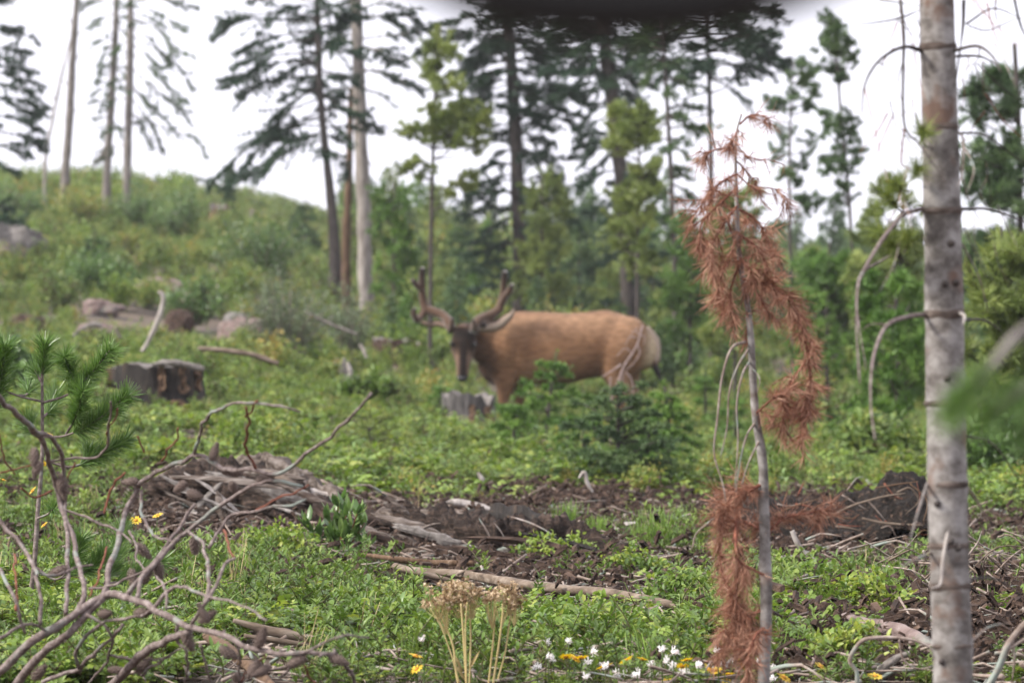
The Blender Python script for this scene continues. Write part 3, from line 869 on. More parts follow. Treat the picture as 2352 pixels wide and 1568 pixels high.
# dead brown snag behind
px_tree("dead_tree", "reddish brown dead snag just left of the pale trunk", 46, [(806, 200), (803, 330), (800, 450), (795, 560)], [10, 16, 20, 26], [((804, 260), (780, 230), BARE_B), ((803, 300), (840, 270), BARE_B), ((801, 380), (775, 350), BARE_B)], M['strip'], M['fir'], 7)
# E pale trunk
px_tree("pine_tree", "tall conifer with pale grey peeling trunk standing behind the buck's antlers", 45, [(817, -20), (823, 150), (831, 360), (838, 560), (842, 740)], [27, 28, 32, 37, 44],
        [((820, 20), (960, 20), dict(nn=14)), ((821, 45), (960, 66)), ((823, 90), (1005, 96)), ((824, 110), (930, 140)), ((826, 158), (968, 214)), ((827, 165), (940, 200), dict(nn=16)), ((828, 200), (900, 240), dict(nn=14)),
         ((820, 30), (700, 50), dict(nn=16)), ((823, 100), (760, 100)), ((826, 200), (760, 220), dict(nn=12)), ((828, 250), (880, 300), BARE_B), ((829, 280), (910, 330), BARE_B), ((832, 340), (860, 400), BARE_B), ((830, 310), (790, 300), BARE_B)],
        M['palebark'], M['darkfir'], 8, auto=[(16, 0.0, 0.3, 0.5, 0.8, -0.1, {})], top=2.2, twig=0.25, rough=0.16)
# F
px_tree("fir_tree", "dark conifer behind the buck's neck with short dense boughs all round", 46, [(1163, -20), (1168, 60), (1177, 180), (1184, 300), (1190, 480), (1194, 680)], [24, 26, 28, 29, 31, 36],
        [((1165, 40), (1000, 60)), ((1166, 60), (960, 120)), ((1167, 85), (1010, 100)), ((1170, 115), (1065, 170)), ((1173, 150), (1060, 215)), ((1175, 190), (1050, 240)), ((1178, 220), (1075, 260)), ((1168, 60), (1320, 70)), ((1170, 90), (1260, 145)), ((1172, 110), (1300, 130)),
         ((1175, 140), (1290, 190)), ((1177, 180), (1330, 230)), ((1180, 210), (1365, 250)), ((1182, 250), (1340, 270)), ((1184, 300), (1270, 330)), ((1184, 290), (1080, 310)), ((1186, 400), (1090, 430)), ((1188, 430), (1300, 460)), ((1188, 440), (1060, 470)), ((1190, 470), (1330, 510)), ((1190, 500), (1280, 540)), ((1190, 490), (1110, 540))],
        M['darkbark'], M['darkfir'], 9, auto=[(80, 0.02, 0.55, 0.35, 0.7, -0.12, {}), (46, 0.55, 0.92, 0.5, 0.8, -0.12, {})], top=1.5, twig=0.32, nn=56)
# G
px_tree("fir_tree", "big dark conifer trunk behind the buck's back, its boughs mostly dead below", 44, [(1382, -20), (1390, 100), (1409, 250), (1425, 400), (1437, 560), (1446, 730)], [34, 31, 30, 32, 36, 44],
        [((1384, 30), (1290, 40)), ((1386, 60), (1280, 80)), ((1388, 90), (1270, 95)), ((1392, 130), (1300, 145)), ((1395, 150), (1320, 200)), ((1400, 190), (1300, 210)), ((1386, 50), (1500, 60)), ((1390, 90), (1480, 130)), ((1394, 140), (1450, 180), dict(nn=16)), ((1405, 220), (1330, 300)), ((1410, 260), (1330, 330)),
         ((1415, 310), (1340, 380)), ((1420, 350), (1350, 420)), ((1400, 200), (1470, 230), dict(nn=12)), ((1425, 400), (1490, 420))],
        M['darkbark'], M['darkfir'], 10, auto=[(70, 0.02, 0.4, 0.4, 0.75, -0.1, {}), (34, 0.4, 0.85, 0.3, 0.6, -0.15, {})], top=1.5, twig=0.32)
# H
px_tree("fir_tree", "slim dark conifer behind the top of the red sapling with flat-topped crown", 40, [(1622, -20), (1625, 80), (1629, 200), (1632, 330), (1634, 520), (1636, 720)], [11, 11, 11, 12, 13, 16],
        [((1624, 30), (1780, 30)), ((1624, 50), (1770, 85)), ((1625, 75), (1760, 100)), ((1625, 90), (1810, 145)), ((1626, 110), (1800, 160)), ((1627, 140), (1740, 180)), ((1624, 40), (1500, 60)), ((1625, 80), (1480, 120)), ((1626, 120), (1530, 170)), ((1627, 150), (1550, 190)), ((1628, 180), (1720, 240), dict(nn=24)),
         ((1630, 210), (1540, 270), dict(nn=14)), ((1630, 215), (1690, 200), BARE_B), ((1631, 260), (1580, 280), BARE_B), ((1627, 150), (1770, 165), dict(nn=60))],
        M['darkbark'], M['darkfir'], 12, auto=[(44, 0.02, 0.42, 0.5, 0.75, -0.05, {})], top=1.2, twig=0.32, nn=54)
# I
px_tree("pine_tree", "slender pine between the dark conifers and the red sapling", 38, [(1520, 40), (1530, 200), (1540, 380), (1548, 560), (1552, 720)], [8, 9, 11, 13, 16],
        [((1522, 80), (1450, 120)), ((1525, 130), (1480, 190)), ((1528, 180), (1600, 200)), ((1532, 270), (1600, 310)), ((1533, 280), (1480, 330)), ((1536, 340), (1590, 370)), ((1540, 420), (1590, 460)), ((1541, 440), (1500, 470))],
        M['darkbark'], M['fir'], 13, auto=[(26, 0.02, 0.6, 0.2, 0.5, 0.0, {})], twig=0.3, nn=50)

def pine_px(name, label, D, trunk, wpx, seed, tufts, mat='pine', group=None, bark='darkbark', nl=0.06, nw=0.008, nt_=80, r=(14, 34), auto=None):
    """open young pine: bottle-brush tufts at the branch ends; tufts = picture points of the clumps"""
    g = np.random.default_rng(seed)
    tp = [at(a_, b_, D) for a_, b_ in trunk]
    base = tp[-1].copy(); gb = float(gz(base[0], D)); base[2] = min(gb, base[2]) - 0.05
    path = spline(tp + [base], 40)
    root = thing(name, label, "tree", [base[0], D, gb], group)
    off = np.array(root.location)
    mT, mL, mN = MB(), MB(), MB()
    mT.tube(path, [q / FPX * D / 2 for q in wpx], 8, 0.5, 0.08, 8, seed=seed)
    tl = [(a_, b_, g.uniform(*r)) for a_, b_ in tufts]
    for (cx, cy_, rad) in tl:
        e = at(cx, cy_, D); e[1] += g.uniform(-0.25, 0.25)
        dz_ = np.abs(path[:, 2] - (e[2] - 0.12))
        o = path[dz_.argmin()]
        rr = rad / FPX * D
        pth = spline([o, (o + e) / 2 + [0, 0, -0.03], e], 8)
        mL, mN = MB(), MB()
        mL.tube(pth, [0.008, 0.003], 4, 0.5, cap=False)
        bt = g.uniform(0.25, 0.8)
        for q in range(6):
            d = norm(g.normal(size=3) * [1, 1, 0.6] + [0, 0, 0.55])
            s0 = e + g.normal(size=3) * rr * 0.35 - d * rr * 0.3
            PP, AA = along(np.array([s0, s0 + d * rr * 0.6, s0 + d * rr * 1.1]), 8)
            mL.tube(PP, [0.004, 0.002], 3, 0.5, cap=False)
            mN.needles(PP, AA, nt_, nl, nw, (25, 65), (max(0, bt - 0.25), min(1, bt + 0.25)), 0.3, 0.0, g)
        bo = part("branch", mL, M[bark], root, off)
        part("needle_tuft", mN, M[mat], bo, off)
    part("trunk", mT, M[bark], root, off)
    return root

def column(x0, x1, y0, y1, n, seed):
    g = np.random.default_rng(seed)
    return [(g.uniform(x0, x1), y0 + (y1 - y0) * (k + g.uniform()) / n) for k in range(n)]

pine_px("pine_tree", "slim yellow-green pine whose thin stem rises behind the buck's antlers", 36, [(1010, 60), (1000, 200), (994, 380), (990, 560), (988, 700)], [5, 7, 9, 10, 12], 21,
        column(975, 1050, 90, 210, 14, 1) + column(960, 1110, 240, 340, 20, 2) + [(935, 300), (950, 305), (930, 390), (955, 380), (975, 395), (1060, 420), (1080, 400), (1040, 450), (1060, 290), (1120, 280), (1090, 320)])
pine_px("pine_tree", "bright yellow-green pine in front of the big dark trunk behind the buck's back", 34, [(1470, 240), (1468, 380), (1466, 520), (1464, 660)], [4, 6, 8, 10], 22,
        column(1405, 1510, 245, 340, 16, 3) + column(1400, 1500, 380, 500, 18, 4) + column(1420, 1500, 500, 640, 12, 5))
pine_px("pine_tree", "thin tall pine with spaced dark tufts right of the red sapling", 34, [(1912, 40), (1926, 200), (1938, 330), (1952, 480), (1960, 700)], [4, 6, 7, 8, 10], 23,
        [(1910, 45), (1905, 60), (1918, 70), (1900, 90), (1925, 95), (1893, 105), (1950, 92), (1915, 115), (1935, 115), (1965, 130), (1900, 155), (1930, 160), (1925, 185), (1945, 270), (1930, 290), (1900, 270), (1890, 300), (1940, 320), (1965, 340), (1920, 350), (1905, 370), (1930, 390), (1900, 400), (1960, 300), (1950, 385), (1935, 430), (1945, 450)], nl=0.055, mat='fir')
pine_px("pine_tree", "thin pine with hanging tufts between the red sapling and the tufted pine", 36, [(1822, 140), (1816, 280), (1813, 420), (1815, 560), (1820, 740)], [3, 6, 7, 9, 11], 24,
        [(1840, 155), (1860, 165), (1835, 180), (1850, 190), (1825, 230), (1790, 240), (1780, 250), (1860, 240), (1870, 215), (1800, 310), (1860, 330), (1845, 380), (1780, 350), (1840, 460), (1850, 480), (1870, 470), (1800, 400), (1830, 420), (1790, 520)], mat='fir')
pine_px("pine_tree", "full green pine partly hidden behind the right edge with soft drooping boughs", 26, [(2330, 100), (2340, 300), (2345, 600), (2350, 900)], [10, 14, 18, 24], 25,
        column(2240, 2352, 170, 270, 14, 6) + column(2230, 2360, 330, 480, 20, 7) + column(2230, 2380, 540, 800, 26, 8) + column(2240, 2380, 820, 1000, 12, 9), mat='fir', r=(24, 46), nt_=70, nl=.075)
pine_px("pine_tree", "yellow-green pine between the grey right trunk and the tufted pine", 29, [(2080, 420), (2070, 560), (2066, 700), (2064, 850)], [5, 8, 10, 13], 26,
        [(2040, 440), (2060, 430), (2010, 490), (2030, 480), (2080, 480), (1985, 530), (2000, 545), (2060, 545), (2090, 560)] + column(1960, 2120, 560, 700, 26, 10) + column(1970, 2120, 700, 850, 20, 11), r=(22, 44))
pine_px("pine_tree", "broad green young pine low to the right of the red sapling", 31, [(1905, 560), (1900, 680), (1900, 860)], [5, 9, 12], 27,
        column(1840, 1980, 590, 720, 26, 12) + column(1830, 1990, 720, 860, 20, 13), mat='youngfir', r=(20, 40))

pine_px("pine_tree", "light green young pine low behind the grey trunk at the right edge", 17, [(2300, 520), (2305, 700), (2312, 1000)], [4, 8, 13], 28,
        column(2235, 2360, 560, 720, 16, 14) + column(2230, 2370, 720, 1000, 26, 15), mat='pine', r=(24, 46), nt_=70, nw=.006)
pine_px("pine_tree", "feathery light green young pine just left of the grey trunk", 21, [(2055, 600), (2058, 760), (2060, 960)], [4, 7, 11], 29,
        column(1985, 2120, 640, 960, 30, 16), mat='youngfir', r=(20, 40), nt_=70, nw=.007)
pine_px("pine_tree", "young yellow-green pine directly behind the red sapling's bare stem", 33, [(1690, 430), (1688, 600), (1688, 820)], [4, 7, 11], 30,
        column(1640, 1740, 440, 600, 18, 17) + column(1620, 1750, 600, 800, 24, 18), r=(18, 36))
pine_px("pine_tree", "young green pine behind the buck's rump", 37, [(1585, 480), (1585, 620), (1585, 780)], [4, 7, 10], 31, column(1545, 1630, 500, 640, 16, 19) + column(1530, 1640, 640, 780, 18, 20), mat='youngfir', r=(18, 34))
pine_px("pine_tree", "young yellow-green pine behind the right antler", 43, [(1245, 400), (1245, 540), (1245, 680)], [4, 7, 10], 32, column(1205, 1290, 410, 560, 18, 21) + column(1190, 1310, 560, 690, 20, 22), r=(16, 32))
pine_px("pine_tree", "young green pine between the left antler and the pale trunk", 43, [(905, 420), (905, 560), (905, 700)], [4, 7, 10], 33, column(870, 945, 430, 560, 14, 23) + column(860, 955, 560, 690, 16, 24), mat='youngfir', r=(16, 32))

# ------------------------------------------------------------------ middle-distance shrubs and young firs
def leafy_bush(name, label, px, D, wpx, hpx, mat, seed, nst=16, leaf=(0.04, 0.075), per=90, group=None, cat="bush", t=(0.3, 0.9), wr=0.45):
    g = np.random.default_rng(seed)
    b0 = gp(px, D)
    root = thing(name, label, cat, b0, group)
    w, h = wpx / FPX * D / 2, hpx / FPX * D
    mS, mF = MB(), MB()
    for s_ in range(nst):
        a = g.uniform(0, 6.28); rad = math.sqrt(g.uniform(0, 1)) * w
        hh = h * math.sqrt(max(0.1, 1 - (rad / w) ** 2 * 0.75)) * g.uniform(0.7, 1.08)
        e = np.array([math.cos(a) * rad, math.sin(a) * rad, hh])
        s0 = np.array([math.cos(a), math.sin(a), 0]) * w * 0.15 - [0, 0, 0.03]
        path = spline([s0, e * [.45, .45, .55], e], 10)
        mS.tube(path, [0.008, 0.002], 4, 0.05, cap=False)
        bt = g.uniform(*t)
        ix = g.integers(3, 10, per)
        PP = path[ix] + norm(g.normal(size=(per, 3))) * g.uniform(0, 1, (per, 1)) ** 0.5 * min(w, h) * 0.28
        PP[:, 2] = np.maximum(PP[:, 2], 0.01)
        mF.leaves(PP, g.normal(size=(per, 3)) + [0, 0, 0.3], g.normal(size=(per, 3)) * 0.6 + [0, 0, 1], g.uniform(*leaf, per), g.uniform(*leaf, per) * wr, np.clip(bt + g.normal(size=per) * 0.1, 0.2, 1), 0.2, 0.2)
    part("stems", mS, M['twig'], root, kind="stuff")
    part("leaves", mF, M[mat], root, kind=None)
    return root

def young_fir(label, px, D, hpx, wpx, mat, seed, group=None, lean=0.0, up=0.05, dens=22, nn=34, cat="tree", name="young_fir", layers=None, base=None, t=(0.15, 0.95)):
    g = np.random.default_rng(seed)
    b0 = gp(px, D) if base is None else base
    root = thing(name, label, cat, b0, group)
    h, w = hpx / FPX * D, wpx / FPX * D / 2
    mT, mL, mN = MB(), MB(), MB()
    path = spline([[0, 0, -0.03], [lean * h * 0.4, 0, h * 0.5], [lean * h, 0, h]], 20)
    mT.tube(path, [0.012 + h * 0.012, 0.003], 6, 0.5, 0.1, 20)
    n = layers or max(5, int(h * 9))
    for k in range(n):
        f = 0.12 + 0.86 * k / n
        o = path[int(f * 19)]
        l = w * (1.12 - f) ** 0.8 * 1.05
        for q in range(g.integers(4, 7)):
            a = q * 6.28 / 5 + g.uniform(0, 1.2)
            ll = l * g.uniform(0.65, 1.15)
            d = np.array([math.cos(a), math.sin(a), up + g.normal() * 0.12])
            bough(mL, mN, o, o + d * ll, g, r=0.004, sag=0.08, twig=max(0.07, ll * 0.5), dens=dens, nl=0.0014 * D, nw=0.00028 * D, nn=nn, start=0.15, t=t, grav=0.0, flat=0.12, ang=(40, 75), nmain=120)
    PP, AA = along(path[14:], 8)
    mN.needles(PP, AA, 80, 0.025, 0.005, (25, 60), t, 0.3, 0, g)
    part("trunk", mT, M['darkbark'], root)
    part("limbs", mL, M['darkbark'], root, kind="stuff")
    part("crown", mN, M[mat], root)
    return root

# crest bushes and shrubs, left to right
leafy_bush("bush", "low green bush under the conifer at the left edge", 40, 58, 170, 120, 'shrub', 41, 22)
leafy_bush("bush", "yellow-green bush at the foot of the bare dead trunk", 190, 56, 180, 110, 'under', 42, 22)
leafy_bush("bush", "rounded bright green bush below the sweeping conifer", 330, 56, 170, 130, 'shrub', 43, 24)
leafy_bush("bush", "pointed green bush at the edge of the gap of sky", 425, 54, 110, 170, 'shrub', 44, 20)
leafy_bush("bush", "dark green bush on the open slope above the white stick", 230, 40, 190, 110, 'shrub', 45, 22, t=(0.2, 0.55))
leafy_bush("bush", "low yellowish bush up the slope right of the pale boulder", 200, 44, 200, 90, 'under', 46, 22)
leafy_bush("bush", "green bush beside the black burnt snag", 440, 38, 150, 110, 'shrub', 47, 20)
leafy_bush("bush", "dark green bush on the skyline left of the pale trunk", 600, 47, 220, 170, 'shrub', 48, 30, t=(0.2, 0.6))
leafy_bush("willow_bush", "large grey-green willow bush left of the pale trunk", 660, 33, 270, 230, 'willow', 49, 40, (0.03, 0.05), 90, wr=0.35)
leafy_bush("willow_bush", "smaller grey-green willow bush at the foot of the pale trunk", 800, 35, 150, 190, 'willow', 50, 24, (0.03, 0.05), 70, wr=0.35)
leafy_bush("bush", "dark green sprig bush on the left edge below the pale boulder", 25, 22, 130, 150, 'shrub', 51, 20, t=(0.2, 0.6))
leafy_bush("bush", "bright bush behind the forked antler tips", 950, 40, 150, 160, 'under', 52, 22)
leafy_bush("bush", "yellowish bush behind the buck's shoulder", 1110, 40, 160, 150, 'under', 53, 22)
leafy_bush("bush", "tall green bush behind the middle of the buck's back", 1290, 40, 180, 170, 'under', 54, 24)
leafy_bush("bush", "green bush behind the buck's rump", 1560, 38, 150, 150, 'shrub', 55, 22)
leafy_bush("bush", "yellow-green bush beyond the red sapling's lower needles", 1860, 26, 170, 130, 'under', 56, 22)
leafy_bush("bush", "bright green bush between the red sapling and the grey trunk", 2010, 20, 200, 120, 'under', 57, 24)
leafy_bush("bush", "green bush behind the grey trunk near the right edge", 2300, 17, 260, 160, 'shrub', 58, 26)
leafy_bush("bush", "low leafy bush left of the dark reddish stump", 850, 27, 150, 85, 'forb', 59, 22)
leafy_bush("bush", "leafy bush in front of the charred stump at left", 560, 18, 170, 80, 'rose', 60, 22, (0.02, 0.035))
# background young conifers that fill the skyline
bgf = [(1060, 52, 240, 130, 'fir', "green young conifer behind the left antler tip"), (1130, 54, 200, 120, 'pine', "yellowish young conifer left of the dark conifer behind the buck's neck"), (1260, 52, 260, 130, 'fir', "green young conifer to the right of the trunk behind the buck's neck"), (1330, 50, 280, 150, 'fir', "bushy young conifer left of the big dark trunk"),
       (1500, 50, 230, 130, 'fir', "young conifer right of the big dark trunk"), (1590, 46, 240, 140, 'fir', "young conifer behind the red sapling's top left"), (1690, 52, 220, 130, 'fir', "young conifer behind the red sapling's bare stem"), (1770, 50, 260, 140, 'fir', "young conifer behind the red sapling's right boughs"),
       (1860, 52, 230, 130, 'pine', "yellowish young conifer below the hanging-tuft pine"), (1985, 50, 250, 140, 'fir', "young conifer left of the grey trunk on the skyline"), (2090, 46, 260, 140, 'fir', "young conifer just behind the grey trunk on the skyline"), (2290, 46, 300, 170, 'fir', "green young conifer right of the grey trunk"),
       (900, 52, 200, 120, 'pine', "yellowish young conifer right of the pale trunk"), (700, 56, 170, 120, 'fir', "green young conifer left of the conifer with sweeping boughs"), (1400, 47, 220, 130, 'pine', "yellow-green young conifer at the foot of the big dark trunk"), (528, 66, 150, 34, 'fir', "tiny pointed conifer tip standing alone in the sky gap")]
for k, (px, D, hp, wp, mt, lb) in enumerate(bgf):
    young_fir(lb, px, D, hp, wp, mt, 300 + k, dens=10, nn=30, up=-0.05)

# ------------------------------------------------------------------ rocks, stumps, logs
def rock(name, label, px, py, D, wpx, hpx, mat, seed, depth=0.8, cat="rock"):
    g = np.random.default_rng(seed)
    D = gD(px, py)
    base = at(px, py, D); base[2] = float(gz(base[0], D))
    w, h = wpx / FPX * D / 2, hpx / FPX * D
    n, mth = 30, 44
    th = np.linspace(0, math.pi, n)[:, None]; ph = np.linspace(0, 2 * math.pi, mth, endpoint=False)[None, :]
    S = np.stack([np.sin(th) * np.cos(ph), np.sin(th) * np.sin(ph), np.cos(th) + 0 * ph], -1)
    S = np.sign(S) * np.abs(S) ** 0.8
    S = S * (1 + 0.30 * fbm(S + seed, 1.3, seed, 4) + 0.10 * np.abs(fbm(S + seed, 3.5, seed + 3, 3)))[..., None]
    V = S * np.array([w, w * depth, h * 0.75]) + np.array([0, 0, h * 0.28])
    i = np.arange(n - 1)[:, None] * mth; j = np.arange(mth)[None, :]; j2 = (j + 1) % mth
    mb = MB(); mb.add(V.reshape(-1, 3), np.stack([i + j, i + mth + j, i + mth + j2, i + j2], -1).reshape(-1, 4))
    o = part(name, mb, M[mat], None, smooth=True)
    o.location = base
    return tag(o, label, cat)

rock("boulder", "large pale flat-topped boulder at the left edge of the slope", 30, 628, 36, 150, 105, 'greyrock', 1)
rock("boulder", "pinkish rounded boulder below the willow bush", 565, 802, 29, 112, 62, 'rock', 2)
rock("boulder", "grey weathered boulder leaning on the pinkish one", 548, 790, 30, 62, 62, 'greyrock', 3)
rock("rock", "brownish rock under the bleached slab left of the white stick", 220, 790, 27, 110, 46, 'rock', 4)
rock("rock", "small dark brown rock right of the white stick", 410, 760, 30, 60, 45, 'rot', 5)
rock("rock", "low pinkish rock below the left end of the bare soil patch", 230, 720, 33, 80, 30, 'rock', 6)
rock("rock", "flat tan rock above the white stick", 365, 680, 38, 110, 40, 'rock', 7)
rock("rock", "dark rock on the left edge beside the dark sprig bush", 60, 760, 28, 80, 40, 'rot', 8)
rock("rock", "grey stone hidden among leaves by the pale wood splinter", 785, 880, 20, 40, 50, 'greyrock', 9)

def stump(name, label, px, pyb, D, wpx, hpx, seed, mat='char', jag=0.06, flare=1.25, strips=(), cap_tilt=0.0, top=True):
    g = np.random.default_rng(seed)
    D = gD(px, pyb)
    x = (px - 1176) / FPX * D
    base = np.array([x, D, float(gz(x, D))])
    zb = at(px, pyb, D)[2]
    w, h = wpx / FPX * D / 2, hpx / FPX * D + max(0, zb - base[2])
    root = thing(name, label, "stump", base)
    seg, lay = 40, 14
    a = np.linspace(0, 2 * math.pi, seg, endpoint=False)
    V = []
    jagv = jag * np.array([vnoise(np.array([math.cos(q) * 3, math.sin(q) * 3, seed])) + 0.7 * vnoise(np.array([math.cos(q) * 9, math.sin(q) * 9, seed])) for q in a])
    for k in range(lay):
        f = k / (lay - 1)
        r = w * (flare + (1 - flare) * min(1, f * 1.6) ** 0.7)
        ribs = 1 + 0.10 * np.array([vnoise(np.array([math.cos(q) * 4, math.sin(q) * 4, f * 0.8 + seed])) for q in a]) + 0.05 * np.array([vnoise(np.array([math.cos(q) * 12, math.sin(q) * 12, f * 1.5 + seed])) for q in a])
        zz = -0.06 + (h + 0.06) * f + (jagv * h * f ** 3) + cap_tilt * np.cos(a) * h * f
        V.append(np.stack([np.cos(a) * r * ribs, np.sin(a) * r * ribs, zz + 0 * a], 1))
    i = np.arange(lay - 1)[:, None] * seg; j = np.arange(seg)[None, :]; j2 = (j + 1) % seg
    mb = MB(); mb.add(np.vstack(V), np.stack([i + j, i + j2, i + seg + j2, i + seg + j], -1).reshape(-1, 4))
    part("stump_body", mb, M[mat], root)
    mt = MB()
    rim = V[-1] * [0.985, 0.985, 1] - [0, 0, 0.004]
    inner = rim * [0.6, 0.6, 1] - [0, 0, 0.02 * h]
    inner[:, 2] += 0.06 * h * vnoise(inner, 30, seed)
    c = inner.mean(0)
    q = np.arange(seg); q2 = (q + 1) % seg
    mt.add(np.vstack([rim, inner, c[None]]), np.stack([q, q2, seg + q2, seg + q], 1))
    mt.F.append(np.stack([seg + q, seg + q2, np.full(seg, 2 * seg)], 1))
    part("cut_top", mt, M['stumptop'], root)
    for (da, f0, f1, wd) in strips:     # slabs of bark and pale wood left on the side
        ms = MB()
        aa = math.radians(da)
        PP = []
        for k in range(6):
            f = f0 + (f1 - f0) * k / 5
            r = w * (flare + (1 - flare) * min(1, f * 1.6) ** 0.7) * 1.10
            for s_ in (-1, 0, 1):
                a2 = aa + s_ * wd * (1 + 0.3 * g.normal()) * (0.6 + 0.8 * math.sin(math.pi * (k + 0.6) / 6.2))
                PP.append([math.cos(a2) * r * (1 + 0.05 * g.normal()), math.sin(a2) * r * (1 + 0.03 * g.normal()), h * f])
        PP = np.array(PP)
        inn = PP * [0.86, 0.86, 1]
        F = []
        for k in range(5):
            for s_ in range(2):
                q0 = k * 3 + s_
                F.append([q0, q0 + 1, q0 + 4, q0 + 3])
        n0 = len(PP)
        ring = [0, 1, 2, 5, 8, 11, 14, 17, 16, 15, 12, 9, 6, 3]
        ms.add(np.vstack([PP, inn]), F + [[ring[k], ring[k - 1], ring[k - 1] + n0, ring[k] + n0] for k in range(len(ring))])
        part("bark_slab", ms, M['strip'], root, smooth=False)
    return root

stump("tree_stump", "wide flat-topped charred stump at left with brown bark slabs", 362, 945, 19.5, 215, 105, 1, 'char', 0.10, 1.22, [(-165, 0.1, 0.95, 0.05), (-80, 0.45, 0.98, 0.05), (-56, 0.4, 0.95, 0.045), (-62, 0.0, 0.26, 0.08), (-30, 0.45, 0.9, 0.03)])
stump("tree_stump", "small grey weathered stump with a split front, below the buck's chest", 1075, 990, 22, 122, 78, 2, 'greystump', 0.2, 1.3, [(-80, 0.1, 0.8, 0.12), (-45, 0.0, 0.75, 0.12)])
stump("tree_stump", "black burnt snag stump on the slope left of the willow bush", 425, 556, 42, 66, 62, 3, 'char', 0.25, 1.1)
stump("tree_stump", "far brown stump with orange wood beside the burnt snag", 505, 520, 48, 50, 45, 4, 'strip', 0.2, 1.1)
# dark root stump left of the buck's head
stump("tree_stump", "low dark reddish rotten stump left of the buck's head", 915, 836, 36, 112, 50, 15, 'rot', 0.35, 1.2, [(-120, 0.1, 0.8, 0.10), (-95, 0.3, 0.9, 0.08), (-60, 0.0, 0.7, 0.12), (-30, 0.2, 0.9, 0.08)])

def pole(name, label, pts, D, rpx, mat, seed, cat="branch", seg=12, rough=0.1, stubs=(), drop=True, n=40):
    """fallen wood: picture points at real distances (D may be a list)"""
    Ds = D if isinstance(D, (list, tuple)) else [D] * len(pts)
    W = np.array([at(a_, b_, d_) for (a_, b_), d_ in zip(pts, Ds)])
    root = thing(name, label, cat, W[len(W) // 2])
    off = np.array(root.location)
    mb = MB(); mb.tube(spline(W, n), [q / FPX * np.mean(Ds) for q in rpx], max(seg, 12), 0.5, rough, 25, seed=seed, fib=0.28)
    part("wood", mb, M[mat], root, off)
    for s_ in stubs:
        ms = MB()
        d_ = s_[1] if isinstance(s_[1], float) else np.mean(Ds)
        ms.tube(spline([at(a_, b_, d_) for a_, b_ in s_[0]], 14), [q / FPX * d_ for q in s_[2]], 6, 0.5, rough, 30, seed=seed + 3)
        part("side_branch", ms, M[mat], root, off)
    return root

pole("white_stick", "bleached white broken stick standing above the charred stump", [(365, 668), (375, 685), (365, 730), (342, 780), (325, 808)], 25, [5, 6, 5.5, 5, 4.5], 'palewood', 1, "stick", 10, 0.12)
pole("wood_splinter", "small upright pale wood splinter among the leaves left of the buck", [(797, 832), (803, 850), (806, 862)], 20, [3, 6, 4], 'palewood', 2, "stick")
pole("wood_splinter", "pale wood splinter lying near the willow's grey twig", [(826, 790), (836, 806), (842, 822)], 24, [3, 4.5, 3], 'palewood', 3, "stick")
pole("wood_splinter", "white wood splinter in the leaves below the small grey stump", [(1098, 1085), (1106, 1098), (1114, 1108)], 15.5, [3, 5, 3], 'palewood', 4, "stick")
pole("fallen_branch", "thin grey dead branch slanting below the willow bush", [(700, 715), (740, 735), (785, 755), (820, 768)], 30, [2, 3, 3.5, 3], 'bark', 5)
pole("bleached_slab", "bleached wood slab lying on the brownish rock", [(165, 775), (190, 755), (215, 745), (235, 750)], 27, [3, 5, 6, 4], 'stumptop', 6, "log", 8, 0.3)
pole("fallen_log", "tan log lying behind the charred stump", [(455, 800), (520, 806), (570, 812), (640, 835)], 24, [4, 6, 6, 5], 'pole', 7, "log")
pole("fallen_log", "mossy leaning dead log on top of the charred stump's back", [(350, 836), (390, 833), (430, 838), (470, 848)], 21.5, [5, 9, 8, 5], 'stumptop', 71, "log", 9, 0.25)

# rotten log: broken hollow trunk with pale splinters (left of centre)
root = thing("rotten_log", "broken grey rotten log with pale splintered end behind the cone branch", "log", gp(600, 12.6))
off = np.array(root.location)
mb = MB()
mb.tube(spline([at(350, 1120, 13.2), at(430, 1100, 13), at(520, 1090, 12.9), at(610, 1088, 12.8), at(680, 1115, 12.7), at(760, 1160, 12.5), at(830, 1205, 12.3)], 50), [0.02, 0.035, 0.05, 0.06, 0.05, 0.045, 0.03], 30, 0.5, 0.35, 26, seed=6, fib=0.7)
part("log", mb, M['logwood'], root, off)
mb = MB()
mb.tube(spline([at(340, 1150, 13.1), at(450, 1140, 12.9), at(560, 1150, 12.7), at(680, 1175, 12.5), at(800, 1200, 12.3)], 130), [0.05, 0.085, 0.09, 0.085, 0.05], 44, 0.5, 0.35, 45, 4, seed=9, fib=.5)
part("rotten_core", mb, M['rotcore'], root, off)
for k, (pts, w_) in enumerate([([(400, 1110), (430, 1130), (470, 1155)], 10), ([(450, 1105), (480, 1140), (530, 1165)], 9), ([(500, 1120), (480, 1160), (430, 1195)], 9), ([(550, 1100), (585, 1115), (625, 1150)], 12), ([(600, 1085), (640, 1095), (665, 1110)], 16),
                              ([(690, 1125), (740, 1150), (790, 1185)], 9), ([(640, 1165), (660, 1172), (690, 1182)], 5), ([(420, 1150), (470, 1180), (520, 1200)], 8)]):
    ms = MB(); c_ = [at(a_, b_, 12.35) for a_, b_ in (pts[0], pts[-1])]; ex = (c_[1] - c_[0]) * .35; ms.shard(c_[0] - ex, c_[1] + ex, w_ / FPX * 19, w_ / FPX * 9, k + 3)
    part("splinter", ms, M[('stumptop', 'palewood', 'stumptop', 'logwood', 'pole', 'stumptop', 'palewood', 'logwood')[k]], root, off, smooth=False)
